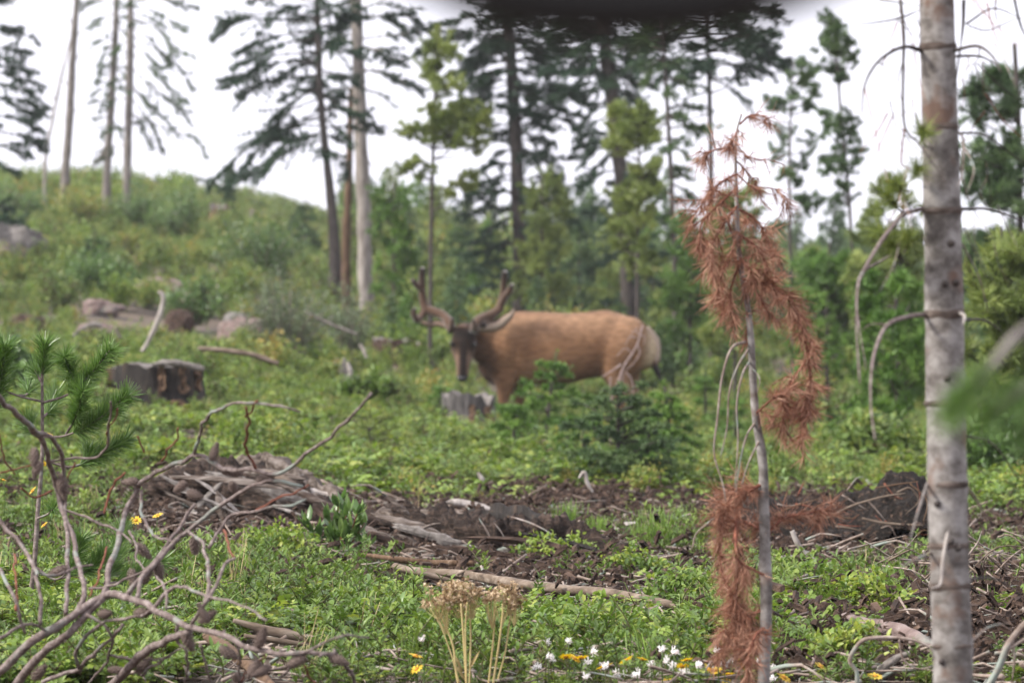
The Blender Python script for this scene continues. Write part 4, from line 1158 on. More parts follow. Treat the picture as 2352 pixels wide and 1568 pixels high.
# collapsed log in the centre
root = thing("collapsed_log", "collapsed brown rotten log crumbling across the centre of the clearing", "log", gp(1000, 11.3))
off = np.array(root.location)
mb = MB()
mb.tube(spline([at(845, 1200, 11.9), at(930, 1215, 11.7), at(1020, 1235, 11.5), at(1120, 1255, 11.3), at(1230, 1265, 11.3), at(1330, 1270, 11.3), at(1450, 1290, 11.2)], 160), [0.03, 0.065, 0.075, 0.075, 0.07, 0.06, 0.03], 44, 0.5, 0.4, 45, 4, seed=16, fib=.5)
part("rotten_core", mb, M['rotcore'], root, off)
mb = MB()
mb.tube(spline([at(860, 1185, 11.9), at(920, 1195, 11.7), at(990, 1205, 11.6), at(1060, 1222, 11.6)], 40), [0.018, 0.042, 0.042, 0.02], 14, 0.5, 0.3, 28, seed=18, fib=0.7)
part("log", mb, M['logwood'], root, off)
mb = MB()
mb.tube(spline([at(1070, 1200, 11.9), at(1150, 1190, 11.8), at(1220, 1205, 11.7), at(1255, 1225, 11.6)], 30), [0.02, 0.035, 0.035, 0.02], 14, 0.5, 0.5, 28, seed=21, fib=0.6)
part("log_fragment", mb, M['char'], root, off)
for k, (pts, w_) in enumerate([([(840, 1215), (880, 1225), (920, 1250)], 14), ([(930, 1235), (950, 1240), (970, 1260)], 12), ([(1106, 1200), (1113, 1210), (1122, 1228)], 3.5), ([(1140, 1208), (1146, 1220), (1156, 1232)], 3.5), ([(1195, 1195), (1230, 1205), (1255, 1222)], 6), ([(900, 1150), (920, 1165), (935, 1178)], 10), ([(970, 1215), (985, 1200), (1000, 1205)], 12)]):
    ms = MB(); c_ = [at(a_, b_, 11.2 + (0.4 if b_ < 1180 else 0)) for a_, b_ in (pts[0], pts[-1])]; ex = (c_[1] - c_[0]) * .3; ms.shard(c_[0] - ex, c_[1] + ex, w_ / FPX * 17, w_ / FPX * 8, k + 40)
    part("splinter", ms, M['twig' if k in (2, 3, 4) else 'logwood'], root, off, smooth=False)
g = np.random.default_rng(92)
for nm, boards in (("rotten_log", [((400, 1095), (640, 1120), 26, 'logwood', 12.3), ((470, 1085), (700, 1150), 22, 'stumptop', 12.4), ((560, 1080), (690, 1100), 26, 'logwood', 12.5), ((640, 1110), (830, 1200), 20, 'logwood', 12.0), ((420, 1130), (560, 1190), 18, 'stumptop', 12.0), ((350, 1105), (470, 1100), 14, 'rot', 12.7), ((690, 1120), (800, 1150), 14, 'palewood', 12.5), ((500, 1130), (520, 1215), 22, 'logwood', 12.0)]),
                   ("collapsed_log", [((860, 1182), (1020, 1232), 30, 'logwood', 11.3), ((900, 1205), (1060, 1248), 18, 'stumptop', 11.2), ((840, 1225), (980, 1268), 18, 'rot', 11.0), ((1000, 1200), (1180, 1215), 24, 'char', 11.5), ((1080, 1235), (1300, 1262), 26, 'rot', 11.1), ((1200, 1225), (1400, 1275), 22, 'char', 11.1), ((1300, 1265), (1470, 1290), 18, 'rot', 11.0), ((980, 1255), (1180, 1275), 16, 'rot', 10.8), ((1400, 1240), (1470, 1258), 12, 'char', 11.4)])):
    rt = bpy.data.objects[nm]; of_ = np.array(rt.location)
    for k, (a_, b_, w_, mt, d_) in enumerate(boards):
        ms = MB(); ms.shard(at(*a_, d_), at(*b_, d_ - .05), w_ / FPX * 12, w_ / FPX * 6, k + 7, .06)
        part("broken_board", ms, M[mt], rt, of_, smooth=False)
g = np.random.default_rng(91)
for (cx, cy_, rx, ry, n, Dm, nm) in ((560, 1170, 230, 60, 100, 12.2, "rotten_log"), (1120, 1230, 290, 55, 130, 11.1, "collapsed_log")):
    rt = bpy.data.objects[nm]; of_ = np.array(rt.location)
    for k in range(n):                 # crumbled pieces lying on the log
        px, py = cx + g.normal() * rx * .5, cy_ + g.normal() * ry * .5
        d_ = gD(px, py) - g.uniform(.1, .5)
        L = g.uniform(.03, .14); a = g.normal() * .45 + (.25 if k % 2 else -.3)
        c = at(px, py, d_); dv = np.array([math.cos(a), g.normal() * .5, -math.sin(a) * .6]) * L / 2
        ms = MB(); w_ = L * g.uniform(.05, .15)
        ms.shard(c - dv * 1.2, c + dv * 1.2, w_ * 2.4, w_ * 1.1, k, .25)
        part("wood_fragment", ms, M[('rot', 'pole', 'strip', 'twig', 'logwood', 'palewood', 'rot', 'pole', 'twig')[k % 9]], rt, of_, smooth=False)
pole("wood_slab", "pale split wood slab lying behind the collapsed log", [(1010, 1148), (1060, 1155), (1110, 1168), (1130, 1172)], 13.2, [4, 9, 8, 4], 'palewood', 41, "log", 8, 0.3)
pole("fallen_pole", "long tan fallen pole forking below the collapsed log", [(905, 1300), (960, 1312), (1060, 1318), (1160, 1335), (1270, 1350), (1400, 1362), (1500, 1378), (1590, 1402)], [9.3, 9.25, 9.2, 9.05, 8.9, 8.8, 8.7, 8.6], [9, 11, 11, 12, 12, 11, 10, 8], 'pole', 42, "log", 12, 0.10,
     stubs=[([(960, 1312), (1000, 1325), (1050, 1338), (1110, 1355)], 9.2, [9, 8, 6]), ([(1050, 1318), (1065, 1312), (1075, 1302)], 9.18, [4, 2])])
pole("fallen_pole", "thinner brown pole lying above the long tan pole", [(830, 1272), (900, 1282), (1000, 1292), (1090, 1292)], [9.9, 9.8, 9.8, 9.8], [4, 6, 7, 5], 'strip', 43, "log", 9, 0.15)
pole("fallen_log", "weathered broken log at the lower left behind the cone branch", [(535, 1425), (590, 1442), (650, 1455), (730, 1470)], 7.45, [5, 10, 11, 8], 'pole', 44, "log", 12, 0.2, stubs=[([(560, 1458), (620, 1468), (710, 1480)], 7.42, [4, 8, 5])])
pole("fallen_pole", "dark round pole running down to the bottom edge under the cone branch", [(475, 1460), (530, 1495), (580, 1535), (630, 1580)], [7.3, 7.1, 6.9, 6.7], [11, 13, 13, 12], 'strip', 45, "log", 12, 0.12)
pole("fallen_log", "dark mossy log lying just behind the pinkish log", [(1880, 1455), (1960, 1420), (2050, 1410), (2140, 1412)], 8.1, [8, 12, 14, 12], 'rot', 46, "log", 10, 0.3)
pole("fallen_log", "smooth pinkish grey log left of the grey trunk's foot", [(1940, 1412), (1985, 1430), (2050, 1446), (2100, 1465), (2145, 1498), (2170, 1540)], [7.9, 7.7, 7.5, 7.35, 7.2, 7.1], [8, 14, 18, 19, 18, 14], 'rock', 47, "log", 16, 0.12)
pole("dead_branch", "pale bent dead branch arching in front of the pinkish log", [(1965, 1600), (1968, 1545), (1952, 1515), (1975, 1475), (2010, 1464), (2080, 1466), (2125, 1480), (2150, 1500)], 6.6, [5, 4.5, 4.5, 4, 4, 3, 2.5, 1.5], 'twig', 48, "branch", 8, 0.12, stubs=[([(2065, 1466), (2068, 1490), (2078, 1518), (2110, 1535), (2140, 1530)], 6.6, [3, 3, 1.5])], n=60)
pole("dead_branch", "grey curved dead branch beneath the pale bent one", [(1990, 1590), (2020, 1545), (2055, 1515), (2090, 1498)], 6.9, [12, 10, 8, 4], 'bark', 49, "branch", 9, 0.2)
pole("dead_branch", "stout bleached dead branch at the lower right corner", [(2255, 1600), (2290, 1540), (2315, 1480), (2345, 1440), (2390, 1400)], 6.2, [8, 9, 9, 8, 7], 'twig', 50, "branch", 10, 0.2, stubs=[([(2315, 1490), (2340, 1475), (2360, 1460)], 6.2, [5, 3]), ([(2325, 1470), (2330, 1510), (2325, 1560)], 6.2, [4, 2])])

# soil mound at right with exposed roots
root = thing("soil_mound", "black uprooted soil mound with exposed roots between the red sapling and grey trunk", "soil mound", gp(1950, 12.4))
off = np.array(root.location)
nx, ny = 130, 50
xs = np.linspace(-0.42, 0.42, nx); ys_ = np.linspace(-0.28, 0.32, ny)
XX, YY = np.meshgrid(xs, ys_, indexing='ij')
prof = np.interp(XX, [-0.42, -0.32, -0.22, -0.1, 0.02, 0.12, 0.22, 0.3, 0.42], [0, .16, .15, .17, .16, .22, .24, .17, 0])
H = prof * np.clip(1 - (YY / 0.32) ** 2, 0, 1) ** 0.7
PP = np.stack([XX, YY, H], -1)
H = H * (1 + 0.42 * fbm(PP, 7, 4, 3)) + 0.018 * fbm(PP, 24, 8, 4) - 0.02
gx = off[0] + XX; gy = off[1] + YY
Zm = gz(gx, gy) - off[2] + H
mb = MB()
ii = np.arange(nx - 1)[:, None] * ny + np.arange(ny - 1)[None, :]
mb.add(np.stack([XX, YY, Zm], -1).reshape(-1, 3), np.stack([ii, ii + ny, ii + ny + 1, ii + 1], -1).reshape(-1, 4))
part("soil", mb, M['soil'], root)
for k, (pts, w_) in enumerate([([(1900, 1190), (1960, 1160), (2030, 1140), (2080, 1132)], 6), ([(1980, 1190), (2040, 1202), (2120, 1206)], 7), ([(1920, 1208), (1950, 1212), (1990, 1222)], 5), ([(2060, 1130), (2090, 1120), (2110, 1150), (2080, 1180)], 4), ([(2090, 1110), (2130, 1150), (2120, 1200)], 4),
                              ([(1780, 1180), (1830, 1160), (1900, 1140)], 4), ([(2010, 1120), (2060, 1112), (2110, 1105)], 4), ([(1800, 1200), (1850, 1185), (1880, 1195)], 5), ([(1940, 1250), (1980, 1225), (2010, 1200)], 3)]):
    ms = MB(); ms.tube(spline([at(a_, b_, 12.05) for a_, b_ in pts], 14), [w_ / FPX * 12 * .5, w_ / FPX * 7, w_ / FPX * 12 * .2], 6, 0.5, 0.25, 30, seed=k)
    part("root", ms, M['pole' if k < 4 else 'strip'], root, off)
rt = bpy.data.objects["soil_mound"]; of_ = np.array(rt.location); g = np.random.default_rng(19)
for k in range(40):
    px, py = g.uniform(1770, 2130), g.uniform(1110, 1250)
    L = g.uniform(20, 75); a = g.normal() * .7
    pts = [(px - math.cos(a) * L / 2, py + math.sin(a) * L / 2), (px + g.normal() * 6, py + g.normal() * 8), (px + math.cos(a) * L / 2, py - math.sin(a) * L / 2)]
    d_ = 12.02 + (1250 - py) / 1400
    ms = MB(); ms.tube(spline([at(*q, d_) for q in pts], 9), [g.uniform(1, 3) / FPX * 12, .6 / FPX * 12], 5, .5, .2, 30)
    part("root", ms, M[('strip', 'twig', 'redtwig', 'rot')[k % 4]], rt, of_)
pole("dead_stick", "pale forked stick lying at the foot of the soil mound", [(1820, 1218), (1832, 1245), (1850, 1270), (1868, 1282)], 10.9, [5, 5, 4, 3], 'palewood', 61, "stick", 8, 0.15, stubs=[([(1785, 1280), (1830, 1278), (1880, 1284)], 10.9, [4, 4, 3]), ([(1840, 1296), (1870, 1285), (1890, 1272)], 10.9, [4, 3])])
pole("dead_stick", "thin stick lying below the dark young fir", [(1530, 1255), (1580, 1262), (1650, 1270), (1700, 1262)], 11.4, [3, 4, 3, 2], 'twig', 62, "stick")
pole("dead_stick", "pale forked twig standing left of the dark young fir", [(1330, 1098), (1342, 1085), (1350, 1110), (1362, 1130)], 14, [2, 4, 4, 2], 'palewood', 63, "stick")
pole("dead_stick", "thin dry stick lying across the grass in front of the collapsed log", [(1330, 1268), (1390, 1276), (1470, 1285), (1520, 1280)], 11.3, [2, 3, 2, 2], 'twig', 64, "stick")

# tangle of dead twigs at the right
root = thing("brush_pile", "tangled pile of thin dead twigs to the right of the grey trunk", "brush pile", gp(2260, 9.0))
off = np.array(root.location); g = np.random.default_rng(77)
for k in range(95):
    c0 = np.array([g.uniform(2010, 2400), g.uniform(1240, 1500)]); a = g.uniform(-1.2, 1.2); L = g.uniform(60, 190)
    d = np.array([math.cos(a), math.sin(a) * 0.6]) * L / 2
    D_ = 9.6 - (c0[1] - 1240) / 260 * 1.6
    m_ = c0 + g.normal(size=2) * 18
    ms = MB(); ms.tube(spline([at(*(c0 - d), D_), at(*m_, D_ + g.normal() * 0.08), at(*(c0 + d), D_)], 9), [g.uniform(1.5, 4) / FPX * 9, 0.9 / FPX * 9], 5, 0.5, 0.1, 30)
    part("twig", ms, M['twig' if k % 3 else 'pole'], root, off)

for k, (px, py, wp, hp_, lb) in enumerate([(1270, 1300, 230, 70, "leafy rose clump in front of the collapsed log's right half"), (1450, 1345, 150, 85, "leafy rose clump behind the right end of the long tan pole"), (1560, 1420, 190, 105, "leafy rose clump left of the red sapling's lower needles"), (1870, 1400, 200, 110, "leafy rose clump right of the red sapling below the soil mound"), (2010, 1425, 190, 100, "leafy rose clump just left of the grey trunk"), (1950, 1545, 230, 110, "leafy rose clump left of the pale bent branch"), (880, 1480, 260, 90, "leafy rose clump left of the dried yarrow"), (1330, 1470, 240, 90, "leafy rose clump right of the dried yarrow"), (640, 1290, 200, 80, "leafy rose clump in front of the rotten log")]):
    leafy_bush("rose_bush", lb, px, gD(px, py), wp, hp_, 'rose', 800 + k, 34, (0.013, 0.021), 46, cat="bush", wr=.62, t=(.45, .95))
# grass clumps
for k, (px, D, h, lb) in enumerate([(1505, 11.6, 0.16, "bright green grass clump right of the collapsed log"), (1300, 12.6, 0.13, "green grass clump behind the collapsed log's charred end"), (1380, 12.2, 0.10, "small green grass clump between the two larger ones"), (2060, 9.4, 0.14, "thin green grass clump behind the pinkish log"), (1690, 8.0, 0.12, "grass clump at the foot of the red sapling"), (1660, 10.8, 0.11, "grass clump left of the red sapling's lower needles")]):
    b0 = gp(px, D)
    mb = grass_mb(170, h, h * 0.6, np.random.default_rng(600 + k), 0.0022, (0.3, 1), 0.75)
    o = part("grass_clump", mb, M['grass'], None); o.location = b0
    tag(o, lb, "grass clump")
# young firs close to the buck and in the middle
young_fir("bright green young fir sapling in front of the buck's belly", 1250, 22, 240, 240, 'youngfir', 71, up=0.12, lean=0.12, nn=110, layers=8)
young_fir("dark bushy young fir below the bare twig in the middle", 1420, 16.5, 235, 330, 'fir', 72, up=0.22, nn=110, dens=26, layers=11)
young_fir("green young fir bowing over behind the dark bushy one", 1550, 18.5, 225, 190, 'youngfir', 73, up=-0.05, lean=-0.12, nn=100, layers=8)
young_fir("low bright fir between the belly fir and the dark bushy fir", 1340, 19.5, 150, 200, 'youngfir', 81, up=0.1, nn=100, layers=6)
young_fir("pale green fir tip rising between the dark bushy fir and the bowing fir", 1490, 18, 170, 170, 'youngfir', 82, up=0.2, nn=90, layers=6)
young_fir("small bright fir seedling right of the small grey stump", 1180, 20.5, 150, 170, 'youngfir', 83, up=0.1, nn=100, layers=6)
young_fir("small green young fir right of the buck's tail", 1620, 27, 190, 130, 'youngfir', 74, up=-0.05, nn=40, layers=6)
young_fir("light green young fir between the red sapling and the young pine", 1690, 24, 150, 140, 'youngfir', 75, up=0.0, layers=5)
young_fir("low spreading green fir right of the red sapling's hanging needles", 1970, 22, 120, 200, 'youngfir', 76, up=0.05, layers=5)
young_fir("green fir seedling behind the buck's head", 1010, 27, 90, 110, 'youngfir', 77, up=0.1, layers=5)
young_fir("bright yellow-green low fir left of the small grey stump", 850, 19, 110, 260, 'pine', 78, up=0.2, layers=5)
young_fir("young fir on the open slope below the crest bushes", 215, 43, 130, 120, 'fir', 79, up=0.0, layers=6)

# ------------------------------------------------------------------ the buck
DD_ = 28.0
dbase = at(1290, 1025, DD_)
dbase[2] = float(gz(dbase[0], DD_))
deer = thing("deer", "reddish brown buck with velvet antlers facing the camera among young firs", "deer", dbase)
doff = np.array(deer.location)
def dp(px, py, y=0.0):
    return at(px, py, DD_) + np.array([0, y, 0]) - doff
K = DD_ / FPX
def ringloft(mb, rings, seg=20, e=0.9):
    """rings: centre, u (vector), v (vector)"""
    a = np.linspace(0, 2 * math.pi, seg, endpoint=False)
    ca, sa = np.cos(a), np.sin(a)
    ca = np.sign(ca) * np.abs(ca) ** e; sa = np.sign(sa) * np.abs(sa) ** e
    V = [np.asarray(c)[None] + ca[:, None] * np.asarray(u)[None] + sa[:, None] * np.asarray(v)[None] for c, u, v in rings]
    n = len(V)
    V.append(np.asarray(rings[0][0])[None]); V.append(np.asarray(rings[-1][0])[None])
    i = np.arange(n - 1)[:, None] * seg; j = np.arange(seg)[None, :]; j2 = (j + 1) % seg
    b_ = mb.n
    mb.add(np.vstack(V), np.stack([i + j, i + j2, i + seg + j2, i + seg + j], -1).reshape(-1, 4))
    q = np.arange(seg); q2 = (q + 1) % seg
    mb.F.append(np.stack([q2, q, np.full(seg, n * seg)], 1) + b_)
    mb.F.append(np.stack([(n - 1) * seg + q, (n - 1) * seg + q2, np.full(seg, n * seg + 1)], 1) + b_)
body = MB()
tors = [(1098, 782, 850, .07), (1112, 758, 872, .11), (1135, 735, 884, .155), (1165, 719, 889, .185), (1200, 714, 887, .20), (1250, 716, 885, .215), (1304, 719, 882, .22), (1350, 716, 870, .21), (1394, 711, 864, .20), (1430, 721, 860, .19), (1462, 736, 856, .165), (1490, 756, 848, .13), (1508, 780, 838, .09), (1517, 800, 826, .04)]
ringloft(body, [(dp(px, (t_ + b_) / 2), np.array([0, hw, 0]), np.array([0, 0, (b_ - t_) / 2 * K])) for px, t_, b_, hw in tors], 28)
ringloft(body, [(dp(1185, 800), np.array([0, .16, 0]), np.array([0.03, 0, .22])), (dp(1140, 792, -.03), np.array([.02, .14, 0]), np.array([0.04, 0, .19])), (dp(1105, 785, -.08), np.array([.05, .11, 0]), np.array([0.03, 0, .15])), (dp(1078, 772, -.17), np.array([.08, .08, 0]), np.array([0, 0, .11])), (dp(1070, 766, -.24), np.array([.075, .05, 0]), np.array([0, 0, .08]))], 20)
hd0, hd1 = dp(1067, 750, -.26), dp(1064, 874, -.46)
hax = norm(hd1 - hd0)
hx = np.array([1.0, 0, 0]); hx = norm(hx - hax * hx.dot(hax)); hv = np.cross(hax, hx)
def hp(f, u=0, v=0):
    return hd0 + (hd1 - hd0) * f + hx * u + hv * v
FRONT = -1 if hv[1] > 0 else 1           # direction along hv that faces the camera
ringloft(body, [(hp(f, 0, o_ * -FRONT), hx * a_, hv * b_) for f, a_, b_, o_ in [(-.04, .045, .05, .02), (.06, .078, .085, .02), (.2, .09, .10, .015), (.34, .096, .105, .015), (.46, .085, .095, .012), (.58, .063, .075, .005), (.72, .050, .060, 0), (.86, .046, .050, 0), (.96, .040, .042, 0), (1.0, .025, .025, 0)]], 22, 0.95)
def leg(pts, rads):
    body.tube(spline([dp(a_, b_, c_) for a_, b_, c_ in pts], 26), rads, 14, 0.5)
leg([(1440, 785, -.03), (1412, 845, -.085), (1432, 895, -.12), (1452, 935, -.12), (1444, 985, -.12), (1440, 1030, -.13)], [.17, .135, .075, .045, .028, .026, .03])
leg([(1445, 785, .03), (1440, 850, .085), (1450, 900, .12), (1468, 940, .12), (1462, 985, .12), (1458, 1028, .12)], [.17, .125, .07, .042, .028, .026, .03])
leg([(1172, 800, -.03), (1162, 860, -.09), (1158, 900, -.11), (1155, 945, -.11), (1152, 985, -.11), (1148, 1032, -.12)], [.10, .10, .065, .04, .03, .026, .03])
leg([(1175, 800, .03), (1185, 860, .09), (1189, 900, .11), (1195, 945, .11), (1192, 985, .11), (1190, 1032, .11)], [.10, .10, .065, .04, .03, .026, .03])
def ell(c, rx, ry, rz, tilt=0):
    a_ = np.array([math.cos(tilt), 0, math.sin(tilt)]); b_ = np.array([-math.sin(tilt), 0, math.cos(tilt)])
    ringloft(body, [(np.asarray(c) + a_ * rx * math.cos(q), np.array([0, ry, 0]) * math.sin(q), b_ * rz * math.sin(q)) for q in np.linspace(0.15, math.pi - 0.15, 12)], 18, 1.0)
for sy in (-1, 1):                     # haunch, hip bone, shoulder
    ell(dp(1428, 800, .075 * sy), .20, .15, .25, -.5)
    ell(dp(1400, 748, .07 * sy), .13, .10, .085, -.2)
    ell(dp(1165, 800, .075 * sy), .15, .135, .24, -.35)
    ell(dp(1192, 748, .05 * sy), .12, .09, .08, 0)
tmp = bpy.data.objects.new("deer_raw", body.mesh("deer_raw"))
C.objects.link(tmp)
md = tmp.modifiers.new("r", 'REMESH'); md.mode = 'VOXEL'; md.voxel_size = 0.013
md2 = tmp.modifiers.new("s", 'SMOOTH'); md2.factor = 0.5; md2.iterations = 9
dg = bpy.context.evaluated_depsgraph_get()
me = bpy.data.meshes.new_from_object(tmp.evaluated_get(dg))
bpy.data.objects.remove(tmp)
V = np.empty(len(me.vertices) * 3); me.vertices.foreach_get("co", V); V = V.reshape(-1, 3)
me.polygons.foreach_set("use_smooth", np.full(len(me.polygons), True))
W = V + doff
PXv = 1176 + W[:, 0] / DD_ * FPX; PYv = 784 + (CZ - W[:, 2]) / DD_ * FPX     # side-view coordinates of the animal
def sm(x, a, b): 
    u = np.clip((x - a) / (b - a), 0, 1); return u * u * (3 - 2 * u)
col = np.tile(np.array([0.178, 0.096, 0.052]), (len(V), 1))
def blend(c, w_):
    global col
    col = col * (1 - w_[:, None]) + np.array(c) * w_[:, None]
hf = (V - hd0) @ (hd1 - hd0) / np.linalg.norm(hd1 - hd0) ** 2
hu = (V - hd0) @ hx
hvv = (V - hd0) @ hv * FRONT
rad_h = np.linalg.norm(V - hd0 - np.clip(hf, 0, 1)[:, None] * (hd1 - hd0), axis=1)
ish = sm(-(rad_h - 0.125), 0, 0.01) * (V[:, 1] < -.17) * (PXv < 1112)
body_m = 1 - ish
nz = fbm(V, 5, 2)
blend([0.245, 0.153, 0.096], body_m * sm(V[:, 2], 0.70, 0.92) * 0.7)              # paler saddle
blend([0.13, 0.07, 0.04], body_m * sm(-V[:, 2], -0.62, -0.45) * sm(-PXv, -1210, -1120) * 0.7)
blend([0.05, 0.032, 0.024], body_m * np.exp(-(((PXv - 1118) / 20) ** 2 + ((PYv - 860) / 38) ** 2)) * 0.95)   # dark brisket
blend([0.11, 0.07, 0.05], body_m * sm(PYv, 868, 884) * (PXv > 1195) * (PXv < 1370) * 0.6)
rump = sm(PXv + 0.12 * (PYv - 800), 1468, 1500) * sm(-PYv, -905, -850)
blend([0.40, 0.32, 0.22], rump * body_m)
blend([0.25, 0.175, 0.115], body_m * sm(PYv, 850, 890) * sm(PXv, 1360, 1400) * 0.6)
blend([0.105, 0.05, 0.027], body_m * np.exp(-((PYv - 716 - 0.0 * PXv) / 9) ** 2) * (PXv > 1180) * .6)      # darker line along the spine
blend([0.12, 0.058, 0.03], body_m * np.exp(-((PXv - 1372 + (PYv - 800) * .35) / 16) ** 2) * sm(PYv, 745, 790) * .55)   # shading painted into the coat along the flank fold
blend([0.12, 0.058, 0.03], body_m * np.exp(-((PXv - 1222 - (PYv - 800) * .3) / 18) ** 2) * sm(PYv, 745, 800) * .45)  # painted shading that sets off the shoulder from the ribs
blend([0.215, 0.125, 0.075], body_m * sm(nz, .25, .7) * .5)
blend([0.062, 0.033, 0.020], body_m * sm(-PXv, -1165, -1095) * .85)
# head markings
blend([0.026, 0.016, 0.011], ish)
blend([0.13, 0.085, 0.06], ish * sm(hf, 0.45, 0.62) * sm(np.abs(hu), 0.018, 0.034))
blend([0.09, 0.055, 0.038], ish * sm(np.abs(hu), 0.06, 0.085) * sm(hf, 0.25, 0.4))
blend([0.075, 0.047, 0.034], ish * np.exp(-((hf - 0.02) / 0.07) ** 2) * sm(hvv, -0.02, 0.04))
blend([0.009, 0.007, 0.006], ish * np.exp(-((hf - 0.24) / 0.10) ** 2) * sm(-np.abs(hu), -0.085, -0.045) * sm(hvv, 0, 0.03))
blend([0.012, 0.009, 0.008], ish * sm(-np.abs(hu), -0.034, -0.02) * sm(hf, 0.3, 0.4) * sm(hvv, 0, 0.03) * 0.9)
blend([0.006, 0.005, 0.004], ish * np.exp(-((hf - 0.40) / 0.05) ** 2 - ((np.abs(hu) - 0.068) / 0.022) ** 2))
blend([0.008, 0.008, 0.008], ish * sm(hf, 0.9, 0.94))
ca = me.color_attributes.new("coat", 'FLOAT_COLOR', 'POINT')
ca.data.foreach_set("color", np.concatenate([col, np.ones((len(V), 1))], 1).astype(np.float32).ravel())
m, t, p = nt("deer_coat")
N, Lk = t.nodes, t.links
at_ = N.new("ShaderNodeAttribute"); at_.attribute_name = "coat"
tc = N.new("ShaderNodeTexCoord"); no = N.new("ShaderNodeTexNoise"); no.inputs["Scale"].default_value = 34; no.inputs["Detail"].default_value = 8
mp = N.new("ShaderNodeMapping"); mp.inputs["Scale"].default_value = (0.5, 1, 1.6)
Lk.new(tc.outputs["Object"], mp.inputs[0]); Lk.new(mp.outputs[0], no.inputs[0])
rr = ramp(t, [(0.25, (0.6, 0.58, 0.56)), (0.75, (1.38, 1.36, 1.34))])
Lk.new(no.outputs[0], rr.inputs[0])
mu = N.new("ShaderNodeMix"); mu.data_type = 'RGBA'; mu.blend_type = 'MULTIPLY'; mu.inputs[0].default_value = 1
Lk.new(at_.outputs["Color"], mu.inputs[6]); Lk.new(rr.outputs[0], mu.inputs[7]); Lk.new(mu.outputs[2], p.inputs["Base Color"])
p.inputs["Roughness"].default_value = 0.9; p.inputs["Specular IOR Level"].default_value = 0.06
p.inputs["Sheen Weight"].default_value = 0.06; p.inputs["Sheen Roughness"].default_value = 0.5
b = N.new("ShaderNodeBump"); b.inputs["Strength"].default_value = 0.35; b.inputs["Distance"].default_value = 0.01
Lk.new(no.outputs[0], b.inputs["Height"]); Lk.new(b.outputs[0], p.inputs["Normal"])
M['coat'] = m
me.materials.append(m)
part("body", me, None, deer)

M['velvet'] = leaf_mat("antler_velvet", [(0.0, (0.008, 0.007, 0.006)), (0.5, (0.065, 0.038, 0.025)), (1.0, (0.15, 0.09, 0.06))], 0.0, 0.8, 0.0, 0.1)
_p = M['velvet'].node_tree.nodes["Principled BSDF"]; _p.inputs["Sheen Weight"].default_value = 0.5; _p.inputs["Sheen Roughness"].default_value = 0.4
M['earin'] = leaf_mat("ear_hair", [(0.0, (0.02, 0.017, 0.015)), (0.5, (0.13, 0.078, 0.052)), (1.0, (0.33, 0.255, 0.20))], 0.1, 0.8, 0.0)
M['eye'] = nt("wet_eye")[0]
_p = M['eye'].node_tree.nodes["Principled BSDF"]; _p.inputs["Base Color"].default_value = (0.006, 0.005, 0.004, 1); _p.inputs["Roughness"].default_value = 0.15
def zp(zx, zy, y):
    y = y * 1.0 - (.14 if zx < 760 else .24)
    return zp0(zx, zy, y)
def zp0(zx, zy, y):       # picture detail coordinates of the head study
    return dp((960 + zx / 4.3556) * 0.9408, (620 + zy / 4.3556) * 0.9408, y)
for antl in (
    [([(630, 820, -.16), (600, 730, -.12), (540, 660, -.06), (430, 610, -.02), (350, 580, 0), (325, 490, .0), (312, 380, -.02), (312, 270, -.05), (318, 155, -.08)], [.026, .026, .024, .024, .025, .022, .020, .020, .014]),
     ([(312, 385, -.02), (262, 340, -.06), (215, 285, -.10)], [.018, .018, .013]),
     ([(350, 590, 0), (305, 660, -.03), (262, 700, -.08), (228, 640, -.12), (238, 580, -.14)], [.020, .018, .017, .016, .012]),
     ([(620, 790, -.17), (632, 735, -.21), (640, 690, -.24)], [.016, .013, .008])],
    [([(860, 820, -.16), (890, 730, -.12), (960, 680, -.06), (1060, 640, -.02), (1125, 590, 0), (1160, 480, 0), (1175, 380, -.02), (1180, 290, -.05), (1188, 195, -.08)], [.026, .026, .026, .024, .025, .021, .019, .019, .015]),
     ([(1140, 560, 0), (1195, 450, -.05), (1235, 400, -.09), (1262, 335, -.12)], [.020, .019, .018, .014]),
     ([(1075, 640, -.02), (1000, 720, -.05), (960, 760, -.12)], [.022, .020, .015]),
     ([(868, 800, -.17), (866, 750, -.21), (855, 700, -.24)], [.017, .014, .008])]):
    mb = MB()
    for pts, rd in antl:
        P_ = spline([zp(*q) for q in pts], 30)
        n_ = 30
        tt = np.repeat(np.interp(np.linspace(0, 1, n_), [0, .8, .93, 1], [.55, .6, .25, .05]), 10)
        mb.tube(P_, np.array(rd) * 1.34, 10, tt, 0.08, 30)
    part("antler", mb, M['velvet'], deer)
def ear(pts, wid, tints):
    mb = MB()
    ax_ = spline([zp(*q) for q in pts], 12)
    T_ = norm(np.gradient(ax_, axis=0))
    S_ = norm(np.cross(T_, [0, 1.0, 0.0]))
    Nn = np.cross(T_, S_)
    w_ = wid * np.array([.35, .62, .85, .98, 1, .98, .92, .82, .68, .5, .3, .06])[:, None]
    cols = []
    for u, dpth in ((-1, -.012), (-.5, .006), (0, .014), (.5, .006), (1, -.012)):
        cols.append(ax_ + S_ * u * w_ + Nn * dpth)
    for u, dpth in ((1, -.02), (0, -.012), (-1, -.02)):
        cols.append(ax_ + S_ * u * w_ * 1.02 + Nn * dpth)
    A = np.stack(cols, 1); k = A.shape[1]
    i = np.arange(11)[:, None] * k; j = np.arange(k)[None, :]; j2 = (j + 1) % k
    mb.add(A.reshape(-1, 3), np.stack([i + j, i + j2, i + k + j2, i + k + j], -1).reshape(-1, 4), np.tile(tints, 12))
    part("ear", mb, M['earin'], deer)
